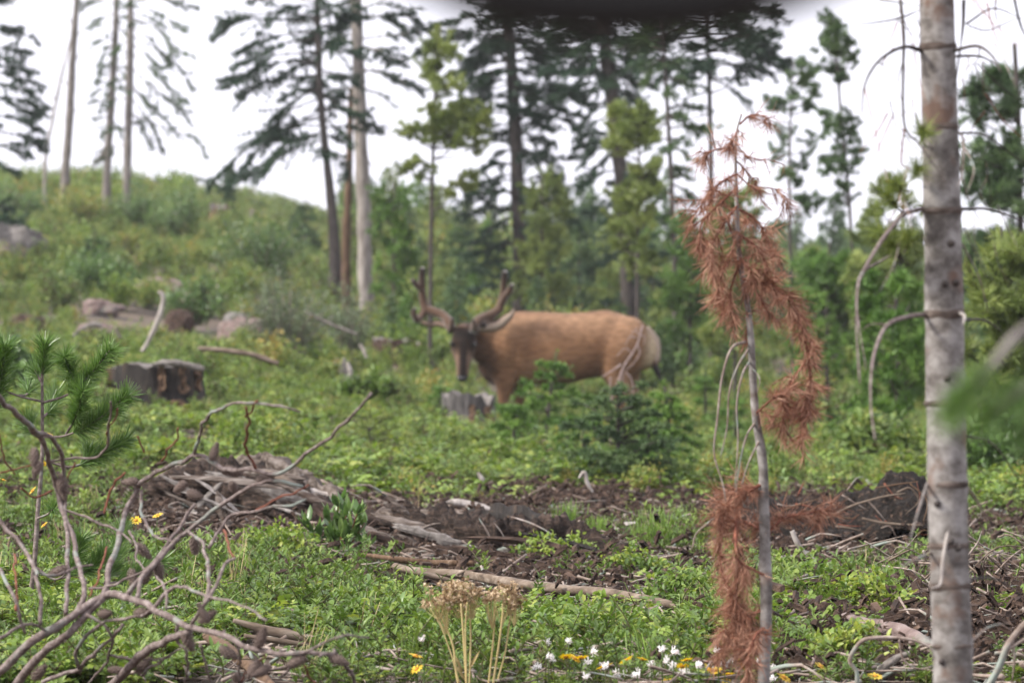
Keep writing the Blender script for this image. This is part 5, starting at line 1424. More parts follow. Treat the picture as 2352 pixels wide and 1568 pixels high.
ear([(900, 800, -.10), (1000, 780, -.07), (1110, 760, -.04), (1200, 690, -.03), (1260, 640, -.02), (1290, 570, -.02)], .042, [.55, .9, 1, .9, .02, .1, .4, .4])
ear([(600, 800, -.08), (560, 760, -.05), (480, 740, -.02), (400, 750, 0), (330, 730, .02), (290, 700, .02)], .026, [.02, .6, .7, .7, .5, .4, .4, .3])
for sx in (-1, 1):
    mb = MB(); c = hp(.385, sx * .084, .055 * FRONT)
    th = np.linspace(0, math.pi, 9)[:, None]; ph = np.linspace(0, 2 * math.pi, 12, endpoint=False)[None]
    S = np.stack([np.sin(th) * np.cos(ph), np.sin(th) * np.sin(ph), np.cos(th) + 0 * ph], -1) * 0.017
    i = np.arange(8)[:, None] * 12; j = np.arange(12)[None]; j2 = (j + 1) % 12
    mb.add((S + c).reshape(-1, 3), np.stack([i + j, i + 12 + j, i + 12 + j2, i + j2], -1).reshape(-1, 4))
    part("eye", mb, M['eye'], deer)
mb = MB(); c = hp(.965, 0, .012 * FRONT)
S = norm(S) * np.array([.036, .03, .026])
mb.add((S + c).reshape(-1, 3), np.stack([i + j, i + 12 + j, i + 12 + j2, i + j2], -1).reshape(-1, 4))
part("nose", mb, M['eye'], deer)
mb = MB()
P_ = spline([dp(1484, 752, -.02), dp(1502, 778, -.03), dp(1507, 810, -.06), dp(1505, 838, -.07), dp(1511, 858, -.07), dp(1521, 876, -.07)], 24)
mb.tube(P_, [.02, .034, .034, .028, .024, .018, .006], 10, np.repeat(np.interp(np.linspace(0, 1, 24), [0, .5, .62, 1], [1, 1, 0, 0]), 10), 0.15, 30)
part("tail", mb, M['earin'], deer)
for px, py, y in ((1439, 1030, -.13), (1457, 1028, .12), (1147, 1033, -.12), (1189, 1033, .11)):
    mb = MB(); mb.tube(np.array([dp(px, py - 8, y), dp(px - 2, py, y), dp(px - 5, py + 9, y)]), [.024, .03, .034], 10, 0.5)
    part("hoof", mb, M['eye'], deer)

# bare dead twig hanging in front of the rump
root = thing("dead_branch", "pale bare dead branch standing in front of the buck's hind leg", "branch", gp(1402, 24.5))
off = np.array(root.location)
def zt(zx, zy): return ((1300 + zx / 4.61) * 0.9408, (720 + zy / 4.61) * 0.9408)
for k, (pts, w_) in enumerate([([(890, 1340), (880, 1200), (960, 1000), (1030, 800), (1130, 650), (1190, 530), (1240, 340)], 3.6), ([(1000, 780), (900, 850), (780, 920)], 2.4), ([(1010, 850), (1010, 950), (990, 1060)], 2.4), ([(1180, 560), (1210, 640), (1160, 740), (1050, 850)], 1.8), ([(1050, 870), (1110, 940), (1135, 1060), (1100, 1200)], 2),
                             ([(1110, 640), (1040, 600), (950, 690)], 1.6), ([(880, 920), (870, 1040), (870, 1150)], 1.8), ([(1170, 480), (1100, 470), (1050, 560)], 1.5), ([(1200, 440), (1140, 400), (1110, 460)], 1.5), ([(1200, 450), (1260, 470), (1250, 560)], 1.5), ([(960, 1000), (930, 1080), (910, 1130)], 2), ([(1220, 400), (1180, 370), (1160, 420)], 1.3)]):
    P_ = [at(*zt(a_, b_), 24.5) for a_, b_ in pts]
    if k == 0: P_ = [gp(1402, 24.5, -0.05)] + P_
    ms = MB(); ms.tube(spline(P_, 16), [w_ * 1.0 / FPX * 24.5, w_ * 0.5 / FPX * 24.5], 5, 0.5)
    part("twig", ms, M['deadtwig'], root, off)
ms = MB(); g = np.random.default_rng(4)
P_ = np.array([at(*zt(g.uniform(930, 1090), g.uniform(1040, 1290)), 24.5) for _ in range(60)])
ms.needles(P_, np.tile([0, 0, -1.0], (60, 1)), 700, 0.04, 0.006, (10, 70), (0, .6), rg=g)
part("needles", ms, M['red'], root, off)

# ------------------------------------------------------------------ foreground: leafy shrub, sapling, red sapling, trunk
def lump(px, py, D): return at(px, py, D)
root = thing("leafy_shrub", "upright shrub with glossy lance leaves left of the collapsed log", "shrub", gp(772, 10.9))
off = np.array(root.location); g = np.random.default_rng(31)
stems = [[(772, 1305), (768, 1240), (752, 1180)], [(775, 1305), (785, 1230), (800, 1165)], [(778, 1305), (805, 1250), (838, 1200)], [(770, 1305), (735, 1250), (705, 1200)], [(774, 1305), (770, 1240), (778, 1150)], [(772, 1305), (740, 1270), (712, 1245)], [(778, 1305), (815, 1270), (845, 1250)], [(776, 1305), (800, 1240), (820, 1180)]]
lm = MB(); lm.leaves([[0, 0, 0]], [[0, 0.0, 1.0]], [[0, -1, 0]], 1.0, 0.36, 0.6, 0.18, 0.15)
lmesh = [lm.mesh("leaf", M['shrub'])]
lm = MB(); lm.leaves([[0, 0, 0]], [[0, 0.0, 1.0]], [[0, -1, 0]], 1.0, 0.30, 0.9, 0.3, 0.25); lmesh.append(lm.mesh("leaf", M['shrub']))
lm = MB(); lm.leaves([[0, 0, 0]], [[0, 0.0, 1.0]], [[0, -1, 0]], 1.0, 0.42, 0.35, 0.15, 0.1); lmesh.append(lm.mesh("leaf", M['shrub']))
for st in stems:
    P_ = spline([at(a_, b_, 10.9 + g.normal() * 0.04) for a_, b_ in st], 14)
    ms = MB(); ms.tube(P_, [.004, .0015], 5, 0.05)
    part("stem", ms, M['redtwig'], root, off)
    for q in range(30):
        i_ = g.integers(3, 14)
        o = part("leaf", lmesh[g.integers(0, 3)], None, root)
        o.location = P_[i_] - off
        a = g.uniform(0, 6.28)
        dv = Vector((math.cos(a), math.sin(a), g.uniform(0.3, 1.6)))
        o.rotation_euler = dv.to_track_quat('Z', 'Y').to_euler()
        s_ = g.uniform(0.036, 0.06); o.scale = (s_, s_, s_)

# pine sapling at the left (sharp)
SD = 8.3
root = thing("pine_sapling", "sharp green pine sapling with long needles at the left edge", "tree", gp(59, SD))
off = np.array(root.location); g = np.random.default_rng(33)
ms = MB(); ms.tube(spline([at(101, 798, SD), at(97, 860, SD), at(97, 913, SD), at(97, 1010, SD), at(95, 1076, SD), at(86, 1184, SD), at(79, 1292, SD), at(68, 1382, SD), at(59, 1450, SD), gp(57, SD, -0.05)], 50), [.0018, .003, .0035, .004, .0045, .005, .0055, .006, .007], 8, 0.5, 0.1, 60)
part("trunk", ms, M['conebranch'], root, off)
sb = [([(98, 860), (102, 820), (103, 790)], .0, 1.0), ([(97, 925), (155, 906), (202, 866), (252, 805)], .35, 1.0), ([(97, 922), (40, 908), (5, 890), (-12, 850), (8, 800)], .55, 1.0), ([(40, 908), (62, 905), (68, 880)], .55, .6), ([(175, 890), (160, 850), (148, 820)], .2, .9), ([(97, 880), (80, 850), (88, 845)], .2, .7), ([(97, 960), (115, 940), (125, 905)], .3, .8),
      ([(100, 1003), (150, 1000), (215, 970), (290, 910)], .45, 1.0), ([(150, 1000), (178, 950), (190, 900)], .3, 1.0), ([(215, 970), (240, 950), (262, 940)], .1, .8), ([(105, 1058), (165, 1072), (222, 1048), (288, 1010)], .55, 1.0), ([(165, 1072), (195, 1060), (205, 1030)], .3, .8), ([(86, 1190), (110, 1180), (125, 1165)], .6, .3),
      ([(80, 1300), (130, 1330), (170, 1290), (185, 1240)], .5, 1.0), ([(130, 1330), (200, 1310), (240, 1270)], .4, 1.0), ([(240, 1340), (290, 1330), (330, 1300), (370, 1290)], .2, .9), ([(240, 1340), (265, 1290), (280, 1210)], .2, 1.0), ([(97, 1010), (75, 990), (60, 960)], .4, .8), ([(-20, 960), (0, 880), (12, 800)], .1, 1.0)]
for pts, st, dn in sb:
    dy = g.uniform(-0.12, 0.12)
    P_ = spline([at(a_, b_, SD + dy * k / max(1, len(pts) - 1)) for k, (a_, b_) in enumerate(pts)], 24)
    ms = MB(); ms.tube(P_, [.003, .0014], 6, 0.5)
    bo = part("branch", ms, M['conebranch'], root, off)
    PP, AA = along(P_[int(st * 23):], 20)
    L_ = np.linalg.norm(np.diff(P_[int(st * 23):], axis=0), axis=1).sum()
    mn = MB(); mn.needles(PP, AA, int(L_ * 6200 * dn) + 50, 0.040, 0.0017, (28, 62), (0.1, 1.0), 0.4, rg=g)
    part("needles", mn, M['sappine'], bo, off)

# dead red sapling
RD = 6.3
root = thing("dead_sapling", "dead pine sapling with rust-red needles and a thin grey stem", "tree", gp(1753, RD))
off = np.array(root.location); g = np.random.default_rng(35)
RT = [(1703, 262), (1690, 324), (1692, 468), (1699, 589), (1721, 733), (1728, 841), (1735, 949), (1752, 1057), (1754, 1112), (1757, 1256), (1760, 1400), (1754, 1568)]
ms = MB(); ms.tube(spline([at(a_, b_, RD) for a_, b_ in RT] + [gp(1750, RD, -0.1)], 70), np.array([1.8, 3, 4.5, 6, 7.5, 8.5, 9.5, 11, 11.5, 13, 14, 14.5, 15]) / FPX * RD, 12, 0.5, 0.08, 50)
part("trunk", ms, M['lodge'], root, off)
def redb(pts, w_, st=0.0, dn=1.0, nl=0.028, ang=(20, 70), grav=0.35, bushy=6, bl=30, mat='redtwig'):
    dy = g.uniform(-0.08, 0.08)
    P_ = spline([at(a_, b_, RD + dy * min(1, k)) for k, (a_, b_) in enumerate(pts)], 24)
    ms = MB(); ms.tube(P_, [w_ / FPX * RD, w_ * 0.45 / FPX * RD], 6, 0.5)
    mn = MB()
    if dn > 0:
        seg = P_[int(st * 23):]
        L_ = np.linalg.norm(np.diff(seg, axis=0), axis=1).sum()
        PP, AA = along(seg, 24)
        mn.needles(PP, AA, int(L_ * 900 * dn), nl, 0.0012, ang, (0, 1), 0.4, grav, g)
        for q in range(int(L_ * 6200 / 60 * bushy / 6)):
            i_ = g.integers(0, 24)
            d = norm(AA[i_] + g.normal(size=3) * 0.85 - [0, 0, 0.35])
            e = PP[i_] + d * bl / FPX * RD * g.uniform(0.4, 1.7)
            tw = spline([PP[i_], (PP[i_] + e) / 2 + g.normal(size=3) * 0.004, e], 6)
            ms.tube(tw, [.0012, .0006], 3, 0.5, cap=False)
            P2, A2 = along(tw, 8)
            bt = g.uniform(0.2, 0.8)
            mn.needles(P2, A2, int(34 * dn), nl, 0.0012, ang, (max(0, bt - .3), min(1, bt + .3)), 0.4, grav, g)
    bo = part("branch", ms, M[mat], root, off)
    if mn.n: part("needles", mn, M['red'], bo, off)
redb([(1700, 285), (1725, 265), (1755, 268), (1770, 285)], 2.5, .2, .7, bl=22)
redb([(1695, 300), (1685, 320), (1680, 345)], 2, 0, .5, bl=18)
redb([(1692, 340), (1640, 345), (1610, 370)], 2, .2, .5, bl=24)
redb([(1690, 330), (1720, 360), (1780, 370)], 1.6, .3, .2, bl=24)
redb([(1692, 370), (1720, 400), (1745, 440)], 2, .1, .4, bl=22)
redb([(1692, 400), (1655, 420), (1625, 450), (1590, 500)], 3, .15, 1, bl=34)
redb([(1694, 430), (1650, 470), (1610, 520), (1612, 570)], 3, .1, 1, bl=36)
redb([(1695, 470), (1660, 520), (1630, 580), (1640, 640)], 3, .1, 1.1, bl=36)
redb([(1697, 540), (1670, 600), (1650, 660), (1665, 710)], 3, .1, 1, bl=32)
redb([(1700, 600), (1680, 660), (1680, 710), (1690, 740)], 3, .1, .9, bl=28)
redb([(1693, 400), (1730, 430), (1780, 435), (1808, 470)], 2.2, .2, .45, bl=26)
redb([(1695, 480), (1730, 500), (1760, 540), (1775, 590)], 3, .1, .9, bl=32)
redb([(1697, 540), (1730, 560), (1755, 600), (1765, 640)], 3, .1, 1, bl=32)
redb([(1700, 590), (1720, 620), (1740, 640)], 3, 0, .9, bl=30)
redb([(1703, 640), (1760, 650), (1815, 690), (1845, 760), (1860, 850), (1858, 930), (1835, 1015)], 4, .08, 1.2, bl=32, bushy=10)
redb([(1725, 650), (1750, 690), (1770, 720), (1790, 740)], 3, .1, .9, bl=28)
redb([(1850, 830), (1815, 880), (1800, 930), (1770, 975)], 3, .1, .8, bl=32)
redb([(1858, 900), (1825, 930), (1800, 960), (1810, 1000)], 3, .1, 1, bl=34)
redb([(1735, 950), (1770, 920), (1800, 900), (1835, 880)], 2.5, .1, .8, bl=32)
redb([(1720, 720), (1715, 760), (1712, 780)], 3, 0, .5, bl=16)
redb([(1753, 1110), (1715, 1130), (1680, 1150), (1650, 1190)], 4, .1, 1.2, bl=36, bushy=8)
redb([(1754, 1120), (1700, 1120), (1660, 1130)], 3, .1, 1.0, bl=34, bushy=8)
redb([(1757, 1230), (1800, 1190), (1850, 1180), (1912, 1162)], 4, .05, .9, bl=32, bushy=8)
redb([(1752, 1220), (1720, 1200), (1690, 1190)], 3, .1, .9, bl=30)
redb([(1665, 1170), (1655, 1240), (1660, 1320), (1690, 1400), (1720, 1460)], 5, 0, 1.1, bl=26, bushy=8)
redb([(1690, 1190), (1690, 1250), (1700, 1290), (1755, 1320)], 5, 0, .4, bl=20)
redb([(1700, 1290), (1690, 1360), (1690, 1430), (1700, 1510)], 5, .0, 1.3, bl=36, bushy=12)
redb([(1750, 1400), (1710, 1420), (1680, 1450), (1665, 1500)], 4, .1, 1.3, bl=36, bushy=12)
redb([(1757, 1440), (1735, 1460), (1720, 1510), (1715, 1560)], 4, .1, .9, bl=30)
for pts, w_ in [([(1712, 785), (1680, 800), (1658, 870), (1648, 960), (1640, 1040), (1660, 1110), (1667, 1150)], 3.6), ([(1720, 800), (1695, 840), (1675, 900), (1670, 980), (1655, 1050)], 3.2), ([(1722, 830), (1705, 860), (1692, 930), (1695, 1010), (1688, 1120)], 3), ([(1735, 970), (1715, 1000), (1700, 1060), (1690, 1130)], 3.2), ([(1745, 1010), (1720, 1060), (1705, 1110)], 3), ([(1640, 1190), (1600, 1225), (1590, 1260)], 3), ([(1728, 845), (1745, 870), (1740, 900)], 2)]:
    redb(pts, w_, 0, 0, mat='twig')

# big grey trunk at the right
TD = 5.3
root = thing("pine_tree", "pale grey smooth-barked pine trunk in the right foreground with bare twisted branches", "tree", gp(2190, TD))
off = np.array(root.location); g = np.random.default_rng(37)
TT = [(2150, -80), (2151, 0), (2158, 250), (2165, 517), (2170, 760), (2174, 1000), (2177, 1150), (2184, 1400), (2189, 1568)]
tw_ = [37, 38, 40, 42.5, 44, 45, 45, 44, 45, 47]
tp_ = spline([at(2146, -900, TD)] + [at(a_, b_, TD) for a_, b_ in TT] + [gp(2192, TD, -0.1)], 130)
yy = (CZ - tp_[:, 2]) / TD * FPX + 784
rad = np.interp(yy, [-900, 0, 517, 1000, 1568, 2000], [32, 39.5, 43.5, 46, 45.5, 52]) / FPX * TD
for wy in (110, 292, 485, 720, 925, 1112, 1250, 1345, 1480):
    rad = rad * (1 + 0.045 * np.exp(-((yy - wy) / 12) ** 2))
ms = MB(); ms.tube(tp_, rad, 28, 0.5, 0.035, 28)
part("trunk", ms, M['lodge'], root, off)
def tbr(pts, w_, mat='twig', dy=0.0, label=None):
    P_ = spline([at(a_, b_, TD + dy * k / max(1, len(pts) - 1)) for k, (a_, b_) in enumerate(pts)], 30)
    ms = MB(); ms.tube(P_, [w_ / FPX * TD, w_ * 0.75 / FPX * TD, w_ * 0.3 / FPX * TD], 7, 0.5, 0.12, 60)
    return part("branch", ms, M[mat], root, off, label=label)
for wy, hh in ((108, 9), (292, 7), (485, 9), (722, 11), (926, 7), (1112, 8), (1252, 8), (1345, 9), (1482, 7)):     # dark collars where the branch whorls sit
    zc = CZ - (wy - 784) / FPX * TD
    zz = np.linspace(zc + hh / FPX * TD, zc - hh / FPX * TD, 9)
    xx = np.interp(zz, tp_[::-1, 2], tp_[::-1, 0]); r_ = np.interp(zz, tp_[::-1, 2], rad[::-1])
    ms = MB(); ms.tube(np.stack([xx, np.full(9, TD), zz], 1), r_ * (0.985 + 0.05 * np.sin(np.linspace(0, math.pi, 9))), 28, 0.5, 0.03, 60, seed=int(wy), cap=False)
    part("branch_collar", ms, M['collar'], root, off)
for pts, w_, mt, dy in [
    ([(2118, 118), (2085, 108), (2050, 118), (2010, 150), (1985, 200), (1980, 260)], 5, 'darkbark', -.25), ([(2018, 145), (2030, 150), (2040, 180)], 1.6, 'darkbark', 0), ([(1985, 200), (2010, 300), (2040, 420)], 1.6, 'redtwig', -.2),
    ([(2180, 120), (2240, 106), (2275, 125), (2300, 165)], 5, 'darkbark', -.2), ([(2185, 130), (2250, 130), (2290, 150)], 4, 'darkbark', .2),
    ([(2068, 0), (2076, 80), (2074, 180), (2078, 290), (2110, 330), (2150, 385), (2175, 420)], 4, 'darkbark', -.1), ([(2078, 290), (2070, 370), (2085, 385), (2112, 400)], 2.2, 'redtwig', 0), ([(2085, 385), (2060, 470), (2020, 560)], 2, 'redtwig', 0),
    ([(2075, 40), (2040, 48), (1990, 55), (1956, 58)], 2.6, 'darkbark', 0), ([(2075, 40), (2120, 20)], 2.2, 'darkbark', 0), ([(2020, 0), (2060, 6), (2120, 15)], 2, 'darkbark', 0),
    ([(2214, 0), (2212, 60), (2206, 110)], 4.5, 'darkbark', 0), ([(2206, 110), (2195, 200), (2200, 260)], 2.2, 'darkbark', 0),
    ([(2125, 478), (2080, 490), (2058, 510), (2020, 560), (1985, 620), (1970, 660), (1968, 760), (1975, 880)], 6, 'conebranch', -.35), ([(1985, 620), (2040, 590), (2090, 560)], 3, 'conebranch', .2), ([(1968, 700), (1975, 760), (1990, 850)], 2.2, 'conebranch', -.1),
    ([(2128, 722), (2090, 726), (2040, 745), (2015, 790), (2002, 850), (2000, 930), (2010, 1010)], 6, 'conebranch', -.35), ([(2040, 745), (2000, 745), (1978, 760)], 2, 'conebranch', 0),
    ([(2195, 715), (2215, 725), (2212, 745)], 5, 'palewood', -.1), ([(2210, 735), (2260, 735), (2300, 760)], 4, 'darkbark', .3),
    ([(2195, 300), (2212, 320), (2210, 400), (2200, 430)], 3.5, 'twig', -.05), ([(2210, 305), (2260, 310), (2310, 345), (2360, 380)], 3, 'darkbark', .1), ([(2210, 480), (2270, 480), (2330, 500), (2370, 520)], 4, 'darkbark', .2),
    ([(2220, 55), (2280, 20), (2340, 40)], 3, 'darkbark', .3), ([(2225, 60), (2270, 70), (2330, 45), (2370, 40)], 2, 'darkbark', .3), ([(2330, 0), (2345, 60), (2370, 110)], 3.5, 'darkbark', .2),
    ([(2195, 1055), (2190, 1150), (2178, 1220), (2165, 1290), (2160, 1340), (2140, 1350)], 6, 'palewood', -.06),
    ([(2130, 1110), (2110, 1170), (2090, 1240)], 4, 'bark', -.3), ([(2140, 1268), (2100, 1285), (2070, 1300)], 4, 'twig', -.2), ([(2215, 1000), (2280, 1020), (2340, 1100)], 4, 'darkbark', .2), ([(2218, 1110), (2260, 1180), (2290, 1260)], 3.5, 'twig', .2),
    ([(2222, 1330), (2290, 1330), (2360, 1380)], 4, 'darkbark', .2), ([(2210, 560), (2250, 640), (2270, 720)], 2.5, 'twig', .1), ([(2205, 380), (2230, 470), (2290, 560)], 2, 'twig', .15), ([(2215, 860), (2250, 930), (2255, 1010)], 2.5, 'twig', .1), ([(2222, 1480), (2270, 1440), (2320, 1430)], 3, 'twig', .2)]:
    tbr(pts, w_, mt, dy)
for k in range(46):                   # fine dead twigs drooping round the upper trunk
    px, py = g.choice([-1, 1]) * g.uniform(40, 130) + 2165, g.uniform(-20, 620)
    L = g.uniform(40, 150); b_ = g.normal() * .5
    tbr([(px, py), (px + b_ * L * .4 + g.normal() * 8, py + L * .5), (px + b_ * L + g.normal() * 10, py + L)], g.uniform(1.2, 2.2), ('redtwig', 'darkbark', 'twig')[k % 3], g.normal() * .15)
for k, (kx, ky) in enumerate([(2190, 650), (2165, 652), (2180, 560), (2170, 868), (2178, 1240), (2160, 1515), (2195, 1255), (2150, 1155)]):   # branch scars
    c = at(kx, ky, TD); axx = np.interp(c[2], tp_[::-1, 2], tp_[::-1, 0]); rr_ = np.interp(-c[2], -tp_[:, 2], rad)
    dx = np.clip(c[0] - axx, -rr_ * 0.9, rr_ * 0.9); dyv = math.sqrt(rr_ ** 2 - dx ** 2)
    nrm = np.array([dx, -dyv, 0]) / rr_
    s0 = np.array([axx, TD, c[2]]) + nrm * rr_ * 0.93
    ms = MB(); ms.tube(np.array([s0, s0 + nrm * 0.006, s0 + nrm * 0.010]), [.0055, .0045, .001], 8, 0.5)
    part("branch_scar", ms, M['darkbark'], root, off)

# tufts of pine needles on the thin branch beside the trunk
for (cx, cy_, bx, by) in [(2040, 450, 2082, 490), (2060, 420, 2088, 440), (2110, 385, 2094, 410), (2020, 530, 2072, 590), (2090, 545, 2075, 580), (2050, 560, 2074, 600), (2122, 300, 2110, 330)]:
    P_ = spline([at(bx, by, TD), at((bx + cx) / 2, (by + cy_) / 2 + 8, TD - .02), at(cx, cy_, TD - .05)], 10)
    ms = MB(); ms.tube(P_, [.002, .001], 5, 0.5)
    bo = part("branch", ms, M['darkbark'], root, off)
    PP, AA = along(P_[5:], 8); mn = MB(); mn.needles(PP, AA, 150, 0.03, 0.0013, (20, 65), (.1, 1), .4, rg=g)
    part("needles", mn, M['pine'], bo, off)

# near pine at the right edge, very close to the lens
root = thing("pine_tree", "blurred green pine boughs reaching in from the right edge in front of the trunk", "tree", gp(2700, 2.6))
off = np.array(root.location); g = np.random.default_rng(39)
ms = MB(); ms.tube(spline([at(2690, -5200, 2.65), at(2650, -2200, 2.6), at(2690, 600, 2.6), gp(2700, 2.6, -.05)], 50), [.002, .008, .012, .016], 8, 0.5, .1, 40)
part("trunk", ms, M['bark'], root, off)
for pts, dn in [([(2690, 560), (2480, 700), (2350, 760), (2270, 850), (2190, 945)], 1.0), ([(2690, 700), (2520, 820), (2420, 850), (2340, 900), (2270, 960)], .9), ([(2690, 800), (2520, 900), (2420, 930), (2350, 1000)], .8), ([(2690, -100), (2900, -250), (3100, -300), (3250, -380)], .9), ([(2670, -1200), (2500, -1400), (2380, -1450)], .9), ([(2655, -2000), (2850, -2250), (3000, -2300)], .9), ([(2665, -3200), (2800, -3400), (2880, -3500)], .9), ([(2680, -4400), (2640, -4800), (2660, -5150)], .9)]:
    P_ = spline([at(a_, b_, 2.6 - 0.25 * k / len(pts)) for k, (a_, b_) in enumerate(pts)], 30)
    ms = MB(); ms.tube(P_, [.006, .0015], 6, 0.5)
    bo = part("branch", ms, M['bark'], root, off)
    PP, AA = along(P_[21 if dn == 1.0 else 18:], 20); mn = MB(); mn.needles(PP, AA, int(420 * dn), 0.026, 0.0011, (12, 45), (.3, 1), .4, rg=g)
    part("needles", mn, M['sappine'], bo, off)

# ------------------------------------------------------------------ dead branch with cones, lower left
def cz(zx, zy):
    return zx * 0.36, 1004 + zy * 0.36
def cD(px, py):
    return 6.1 + 0.25 * math.sin(px / 170.0 + 0.5) + 0.18 * math.cos(py / 90.0)
def cpt(zx, zy):
    px, py = cz(zx, zy)
    return at(px, py, cD(px, py))
b0 = gp(120, 5.9)
root = thing("dead_pine_branch", "grey dead pine branch bearing many closed cones across the lower left", "branch", b0)
off = np.array(b0); g = np.random.default_rng(41)
CB_ = [([(-60, 1560), (0, 1490), (200, 1310), (480, 1130), (660, 1010), (760, 1000), (900, 1050), (1090, 1150), (1210, 1205), (1400, 1260), (1600, 1350), (1850, 1390), (2120, 1390), (2220, 1480), (2290, 1590)], 24, 9),
       ([(60, 1620), (100, 1568), (300, 1350), (500, 1200), (650, 1020)], 25, 19), ([(690, 1620), (730, 1568), (900, 1390), (1130, 1270), (1200, 1220)], 25, 18),
       ([(650, 1010), (740, 700), (800, 500), (860, 330), (900, 280), (1060, 200), (1250, 120)], 16, 12), ([(1250, 120), (1340, 150), (1440, 210), (1640, 215), (1780, 230), (1950, 110), (2100, 0), (2240, -130), (2340, -250), (2365, -275)], 13, 6),
       ([(1250, 120), (1270, 0), (1310, -120), (1420, -185), (1560, -210), (1700, -205), (1830, -185), (1930, -160)], 9, 5), ([(800, 1000), (950, 850), (1100, 680), (1300, 520), (1480, 380), (1620, 310), (1740, 270), (1920, 310)], 14, 8),
       ([(880, 1020), (920, 880), (1050, 700), (1150, 560), (1240, 420)], 12, 7), ([(-60, -300), (60, -190), (150, -120), (260, 10), (330, 200), (400, 450), (470, 700), (530, 950), (500, 1130)], 14, 15),
       ([(150, -120), (260, -30), (340, 20), (400, 150), (420, 450), (430, 800), (430, 1120)], 12, 12), ([(-30, 480), (130, 680), (200, 800), (240, 950), (270, 1190)], 11, 10), ([(0, 830), (60, 960), (130, 1130), (160, 1250)], 10, 8),
       ([(990, 1070), (1080, 970), (1180, 960), (1330, 1010), (1500, 1060), (1700, 1160)], 11, 5), ([(1310, 1060), (1335, 920), (1320, 780), (1280, 670), (1200, 590)], 11, 8), ([(1210, 1205), (1320, 1040), (1400, 890), (1440, 800), (1490, 760)], 11, 7),
       ([(510, 1500), (500, 1350), (620, 1210), (750, 1160), (900, 1130), (1000, 1060)], 10, 7), ([(1330, 700), (1410, 590), (1480, 490), (1600, 465), (1740, 440), (1950, 395)], 9, 6), ([(1640, 450), (1800, 370), (1960, 310)], 6, 5),
       ([(890, 330), (900, 420), (940, 560), (1000, 640), (1100, 660)], 9, 6), ([(1570, -190), (1590, -90), (1570, 0), (1590, 100), (1640, 200)], 6, 8), ([(1640, -230), (1600, -170), (1570, -130)], 5, 6),
       ([(1130, 1180), (1140, 1300), (1200, 1380), (1180, 1568)], 10, 6), ([(1280, 1330), (1320, 1430), (1350, 1568)], 8, 5), ([(1500, 1320), (1540, 1410), (1530, 1520)], 8, 6), ([(1810, 1510), (1900, 1410), (2030, 1340), (2200, 1260), (2350, 1280)], 7, 5),
       ([(0, 1280), (120, 1210), (230, 1190), (340, 1240), (480, 1130)], 9, 6), ([(280, 1568), (400, 1510), (500, 1480), (640, 1350), (790, 1190)], 12, 10), ([(900, 1530), (1010, 1430), (1160, 1350)], 8, 5), ([(700, 1400), (850, 1420), (1000, 1410), (1080, 1400)], 7, 5),
       ([(240, 850), (330, 880), (400, 850), (500, 820), (580, 810)], 9, 5), ([(560, 960), (700, 940), (850, 890), (960, 840)], 8, 6), ([(130, 320), (210, 370), (330, 340)], 6, 5), ([(300, 145), (450, 140), (600, 130), (680, 60), (700, -100), (715, -230)], 7, 6),
       ([(680, 60), (690, -20), (740, -130), (755, -180)], 5, 5), ([(660, 480), (690, 370), (740, 290), (790, 240)], 6, 6), ([(430, 260), (460, 200), (480, 170)], 4, 4), ([(680, 700), (650, 800), (620, 900), (560, 1000)], 6, 5), ([(820, 600), (860, 700), (880, 800), (920, 870)], 7, 5),
       ([(400, 460), (520, 500), (640, 550), (760, 600), (830, 680)], 8, 6), ([(1060, 1080), (1060, 990), (1010, 880)], 7, 7), ([(1040, 150), (1080, 80), (1135, 0), (1140, -50)], 5, 5), ([(880, 0), (900, 40), (920, 90)], 5, 5), ([(1440, 580), (1450, 680), (1480, 760)], 6, 6), ([(1940, 1460), (1980, 1530), (2020, 1568)], 6, 6),
       ([(0, 230), (120, 200), (240, 180)], 5, 4), ([(0, -20), (30, 140), (90, 240)], 5, 4), ([(100, 1100), (100, 900), (105, 740)], 6, 6), ([(560, 1130), (700, 1250), (690, 1400), (560, 1568)], 9, 6), ([(1700, 1400), (1580, 1500), (1520, 1568)], 6, 4)]
for k, (pts, r0, r1) in enumerate(CB_):
    P_ = spline([cpt(*q) for q in pts], 44 if len(pts) > 6 else 26)
    P_ = P_ + np.stack([vnoise(P_, 26, 50 + q) for q in range(3)], 1) * 0.004 + np.stack([vnoise(P_, 75, 60 + q) for q in range(3)], 1) * 0.0018
    ms = MB(); ms.tube(P_, [r0 * 0.46 / FPX * 6.1, r1 * 0.44 / FPX * 6.1], 9, 0.5, 0.13, 70, seed=k)
    red = r0 <= 6
    part("limb" if r0 > 15 else "twig", ms, M['redtwig' if red else 'conebranch'], root, off)
    if not red and r0 > 15:
        mk = MB()
        for q in range(int(len(P_) * 0.4)):     # short broken spurs
            i_ = g.integers(1, len(P_) - 1); d = norm(g.normal(size=3))
            mk.tube(np.array([P_[i_], P_[i_] + d * r0 * 0.36 / FPX * 6.1 * 1.5]), [.004, .0015], 5, 0.5)
        part("spurs", mk, M['conebranch'], root, off)
